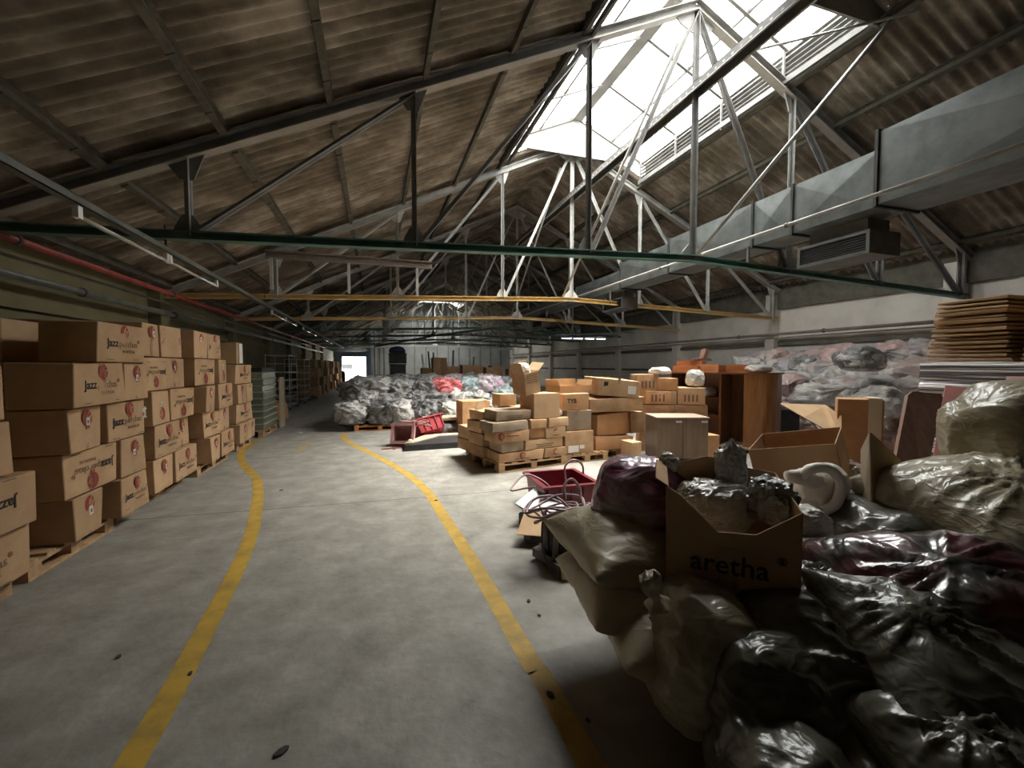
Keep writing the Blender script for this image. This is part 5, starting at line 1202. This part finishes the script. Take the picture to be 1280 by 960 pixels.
# tall carton with tape and a raised flap
pcol = at(1098, 560, 4.2)
o = carton('tall brown carton with a paper tape seam standing behind the tilted box', (pcol.x, pcol.y+.2, 0), (.36, .30, 1.27), -YAW-.55, 'card_orange', jit=.01)
b = MB(); b.b2((.06, -.163, .1), (.165, -.161, 1.275)); b.b2((.06, -.16, 1.276), (.165, .16, 1.28)); b.build('tape', M['tape_clear'], o)
sheet('pale cardboard flap jutting out left of the tall taped carton', [at(975, 504, 4.6), at(1032, 506, 4.75), at(1052, 520, 4.3), at(1052, 548, 4.12), at(1004, 521, 4.3)], 'card_in', .008)
sheet('dark walnut board with rounded corners leaning among the cartons', [at(1110, 600, 3.55), at(1150, 610, 3.55), at(1174, 499, 3.9), at(1172, 494, 3.92), at(1137, 491, 3.95), at(1131, 495, 3.94)], 'wood_board', .035, 'board', 'leaning_board')
sheet('dusty pink panel leaning behind the walnut board', [at(1160, 605, 3.75), at(1250, 630, 3.5), at(1262, 490, 3.85), at(1181, 483, 4.1)], 'pink_panel', .02, 'board', 'leaning_board')
sheet('second pink panel showing at the right edge above the cream bags', [at(1255, 560, 3.3), at(1300, 560, 3.1), at(1305, 472, 3.3), at(1260, 472, 3.5)], 'pink_panel', .02, 'board', 'leaning_board')
# silver wrapped pallet load and flattened cartons
pallet('pallet under the silver wrapped load', 5.45, 1.3, 6.65, 3.0)
t = thing('wrapped_load', 'silver film wrapped pallet load behind the pink panels', 'wrapped load', (6.05, 2.15, .144))
b = MB(); rr = random.Random(2); n = 40
for k in range(n+1):
    z = 1.49*k/n; o_ = rr.uniform(-.012, .012) + .03*(1-k/n)
    for x, y in ((-.58-o_, -.84-o_), (.58+o_, -.84-o_), (.58+o_, .84+o_), (-.58-o_, .84+o_)): b.v.append((x, y, z))
for k in range(n):
    for i in range(4): b.f.append((4*k+i, 4*k+(i+1) % 4, 4*k+4+(i+1) % 4, 4*k+4+i)); b.m.append(0)
b.f.append((4*n, 4*n+1, 4*n+2, 4*n+3)); b.m.append(0); b.build('film_wrap', M['silver'], t)
rr = random.Random(9)
for s, (ya, yb, n, z0) in enumerate(((2.36, 2.98, 15, 1.645), (1.45, 2.28, 15, 1.645))):
    for k in range(n):
        th = .041; z = z0+k*th; sh = .012*k*(.35 if s == 0 else -.1)
        lab = '%s flattened carton bundle counted up in the %s stack on the silver load' % ((ordn+['thirteenth', 'fourteenth', 'fifteenth'])[k], ['farther', 'nearer'][s])
        ln = (yb-ya)*(1-.012*k)
        o = link('flattened_carton', carton_mesh(1.0, ln, th*rr.uniform(.78, .96), nseed(), M['card'], bulge=.003, jit=.012), None, (6.02+rr.uniform(-.02, .02), (ya+yb)/2-sh*.5+rr.uniform(-.012, .012), z), (0, 0, rr.uniform(-.012, .012)))
        tag(o, lab, 'flattened carton', 'flattened cartons on the silver load')
# ------------------------------------------------------------------ dark red crate, cable heap, machine
crate_open('dark red plastic crate with cables in it on the floor', (1.98, 4.42, 0), .60, .66, .335, 'crate_red', rz=-.03)
def cable(label, pts, r, m='cable', n=8):
    pp = smooth_path(pts, n); P0 = pp[0].copy(); b = MB(); b.tube([q-P0 for q in pp], r, 7); return tag(b.build('cable', M[m], loc=P0, smooth=True), label, 'cable', 'loose cables')
cable('cable loop standing up out of the dark red crate', [(2.05, 4.35, .10), (2.06, 4.45, .30), (2.08, 4.5, .44), (2.2, 4.5, .50), (2.30, 4.5, .42), (2.30, 4.5, .25), (2.2, 4.4, .22), (2.05, 4.35, .22), (1.9, 4.3, .15)], .012)
cable('cable hanging out over the left rim of the dark red crate', [(1.95, 4.3, .1), (1.8, 4.4, .28), (1.66, 4.5, .36), (1.55, 4.5, .36), (1.42, 4.4, .30), (1.36, 4.3, .27), (1.5, 4.3, .28), (1.62, 4.25, .30)], .011)
mx, my = 1.47, 3.18
t = thing('floor_machine', 'black round floor machine under a tangle of mauve cables', 'machine', (mx, my, 0), .35)
b = MB(); b.tube([(0, 0, .10), (0, 0, .13), (0, 0, .30), (0, 0, .36), (0, 0, .38)], [.15, .19, .19, .15, .05], 24); b.build('motor_housing', M['black'], t, True)
b = MB()
for k in range(10): a = 2*PI*k/10; b.bar((.192*math.cos(a), .192*math.sin(a), .14), (.192*math.cos(a), .192*math.sin(a), .28), .012, .01, up=(math.cos(a), math.sin(a), 0))
b.build('cooling_fin', M['black'], t)
b = MB(); b.box((0, 0, .06), (.42, .34, .07)); b.box((-.2, -.16, .05), (.14, .10, .10)); b.build('base_frame', M['steel_dark'], t)
b = MB(); b.tube([(-.26, -.22, .045), (-.18, -.26, .045)], .045, 14); b.build('wheel', M['beige_board'], t, True)
b = MB(); b.tube([(-.19, -.08, .06), (-.20, -.10, .22), (-.17, -.08, .36)], .022, 8); b.build('handle_post', M['steel_dark'], t, True)
cr = random.Random(4)
for k in range(7):
    cx, cy, rx, ry, z = mx-.06+cr.uniform(-.09, .09), my+.02+cr.uniform(-.08, .08), cr.uniform(.12, .24), cr.uniform(.10, .2), .41+.018*k
    pts = [(cx+rx*math.cos(a)*(1+.12*math.sin(3*a+k)), cy+ry*math.sin(a), z-.05+.04*math.sin(2*a+k)) for a in [cr.random()*6+2*PI*i/9*1.25 for i in range(1)]*0 + [k+2*PI*i/8 for i in range(10)]]
    cable('%s coil of mauve cable on the black floor machine, counted from below' % ordn[k], pts, .010)
cable('cable hanging down the left side of the black floor machine', [(mx-.18, my-.05, .46), (mx-.24, my-.1, .36), (mx-.26, my-.16, .18), (mx-.22, my-.22, .06), (mx-.12, my-.3, .015)], .009, 'cable_dark')
cable('pale cable loop standing up on the coils of the floor machine', [(mx+.0, my, .5), (mx+.02, my+.06, .6), (mx+.10, my+.08, .64), (mx+.16, my+.06, .56), (mx+.14, my, .48)], .012)
sheet('pale grey tilted sheet beside the dark red crate', [(1.32, 4.05, .20), (1.58, 3.78, .05), (1.85, 4.0, .16), (1.60, 4.28, .26)], 'pale_sheet', .02, 'board', 'loose_board')
sheet('torn cardboard piece propped beside the floor machine', [(1.17, 3.55, .10), (1.44, 3.40, .10), (1.52, 3.72, .20), (1.35, 3.82, .22)], 'card_in', .008)
b = MB(); b.b2((-.12, -.1, 0), (.12, .1, .12)); tag(b.build('small_block', M['black'], loc=(1.5, 3.98, 0), rot=(0, 0, .4)), 'small black block under the tilted pale sheet', 'block')
b = MB(); b.b2((-.08, -.06, 0), (.1, .06, .11)); tag(b.build('small_block', M['black'], loc=(1.36, 3.6, 0), rot=(0, 0, .2)), 'small black block under the torn cardboard piece', 'block')
# ------------------------------------------------------------------ chips on the floor
for i, (u, v, s, lab) in enumerate(((688, 870, .02, 'dark dent-shaped chip lying on the right yellow line'), (661, 752, .016, 'dark chip on the floor right of the yellow line near the pallet'), (674, 770, .010, 'small dark chip near the orange pallet corner'), (735, 902, .012, 'dark chip beside the right yellow line at the bottom'), (353, 940, .025, 'dark flake on the floor near the bottom left of the aisle'), (238, 843, .013, 'dark chip on the left yellow line'), (148, 822, .014, 'dark splinter on the floor left of the left line'), (545, 626, .02, 'dark scrap on the floor by the saw joint'), (352, 613, .02, 'dark scrap on the floor right of the left line'), (376, 541, .06, 'white paper scrap on the floor in the far aisle'))):
    p = on_floor(u, v); b = MB(); rr = random.Random(i); poly = [(s*(1+.5*rr.random())*math.cos(a), s*.6*(1+.6*rr.random())*math.sin(a)) for a in [2*PI*k/7 for k in range(7)]]
    b.prism(poly, 0, .006); tag(b.build('floor_chip', M['label' if 'white' in lab else 'dust'], loc=(p.x, p.y, .003), rot=(0, 0, rr.random()*3)), lab, 'debris', 'chips on the floor')
# ================================================================== light and camera
w = bpy.data.worlds.new('sky'); SC.world = w; w.use_nodes = True
bg = w.node_tree.nodes['Background']; bg.inputs[1].default_value = 1.0
# hazy sky: cool base, wide warm glow around the veiled sun high above the right side
N_, L_ = w.node_tree.nodes, w.node_tree.links
tc = N_.new('ShaderNodeTexCoord'); dt = N_.new('ShaderNodeVectorMath'); dt.operation = 'DOT_PRODUCT'; dt.inputs[1].default_value = Vector((.36, .02, .90)).normalized()
L_.new(tc.outputs['Generated'], dt.inputs[0])
mxn = N_.new('ShaderNodeMath'); mxn.operation = 'MAXIMUM'; mxn.inputs[1].default_value = 0; L_.new(dt.outputs['Value'], mxn.inputs[0])
pw = N_.new('ShaderNodeMath'); pw.operation = 'POWER'; pw.inputs[1].default_value = 17; L_.new(mxn.outputs[0], pw.inputs[0])
sc1 = N_.new('ShaderNodeVectorMath'); sc1.operation = 'SCALE'; sc1.inputs[0].default_value = (128, 122, 113); L_.new(pw.outputs[0], sc1.inputs['Scale'])
ad = N_.new('ShaderNodeVectorMath'); ad.operation = 'ADD'; ad.inputs[1].default_value = (13.5, 13.5, 13.4); L_.new(sc1.outputs[0], ad.inputs[0]); L_.new(ad.outputs[0], bg.inputs[0])
cam = bpy.data.cameras.new('camera'); cam.sensor_width = 36.; cam.lens = F/1280*36.; cam.clip_start = .05; cam.clip_end = 300
co = bpy.data.objects.new('camera', cam); COL.objects.link(co); co.location = (0, 0, EYE)
co.rotation_euler = Matrix((RV, UV, -FV)).transposed().to_euler()
SC.camera = co
SC.view_settings.view_transform = 'Standard'; SC.view_settings.look = 'None'; SC.view_settings.gamma = 1.0; SC.view_settings.exposure = 0.1
SC.view_settings.use_curve_mapping = False
try:
    SC.cycles.use_denoising = True; SC.cycles.max_bounces = 8; SC.cycles.diffuse_bounces = 6; SC.cycles.transparent_max_bounces = 12; SC.cycles.sample_clamp_indirect = 20
except Exception: pass
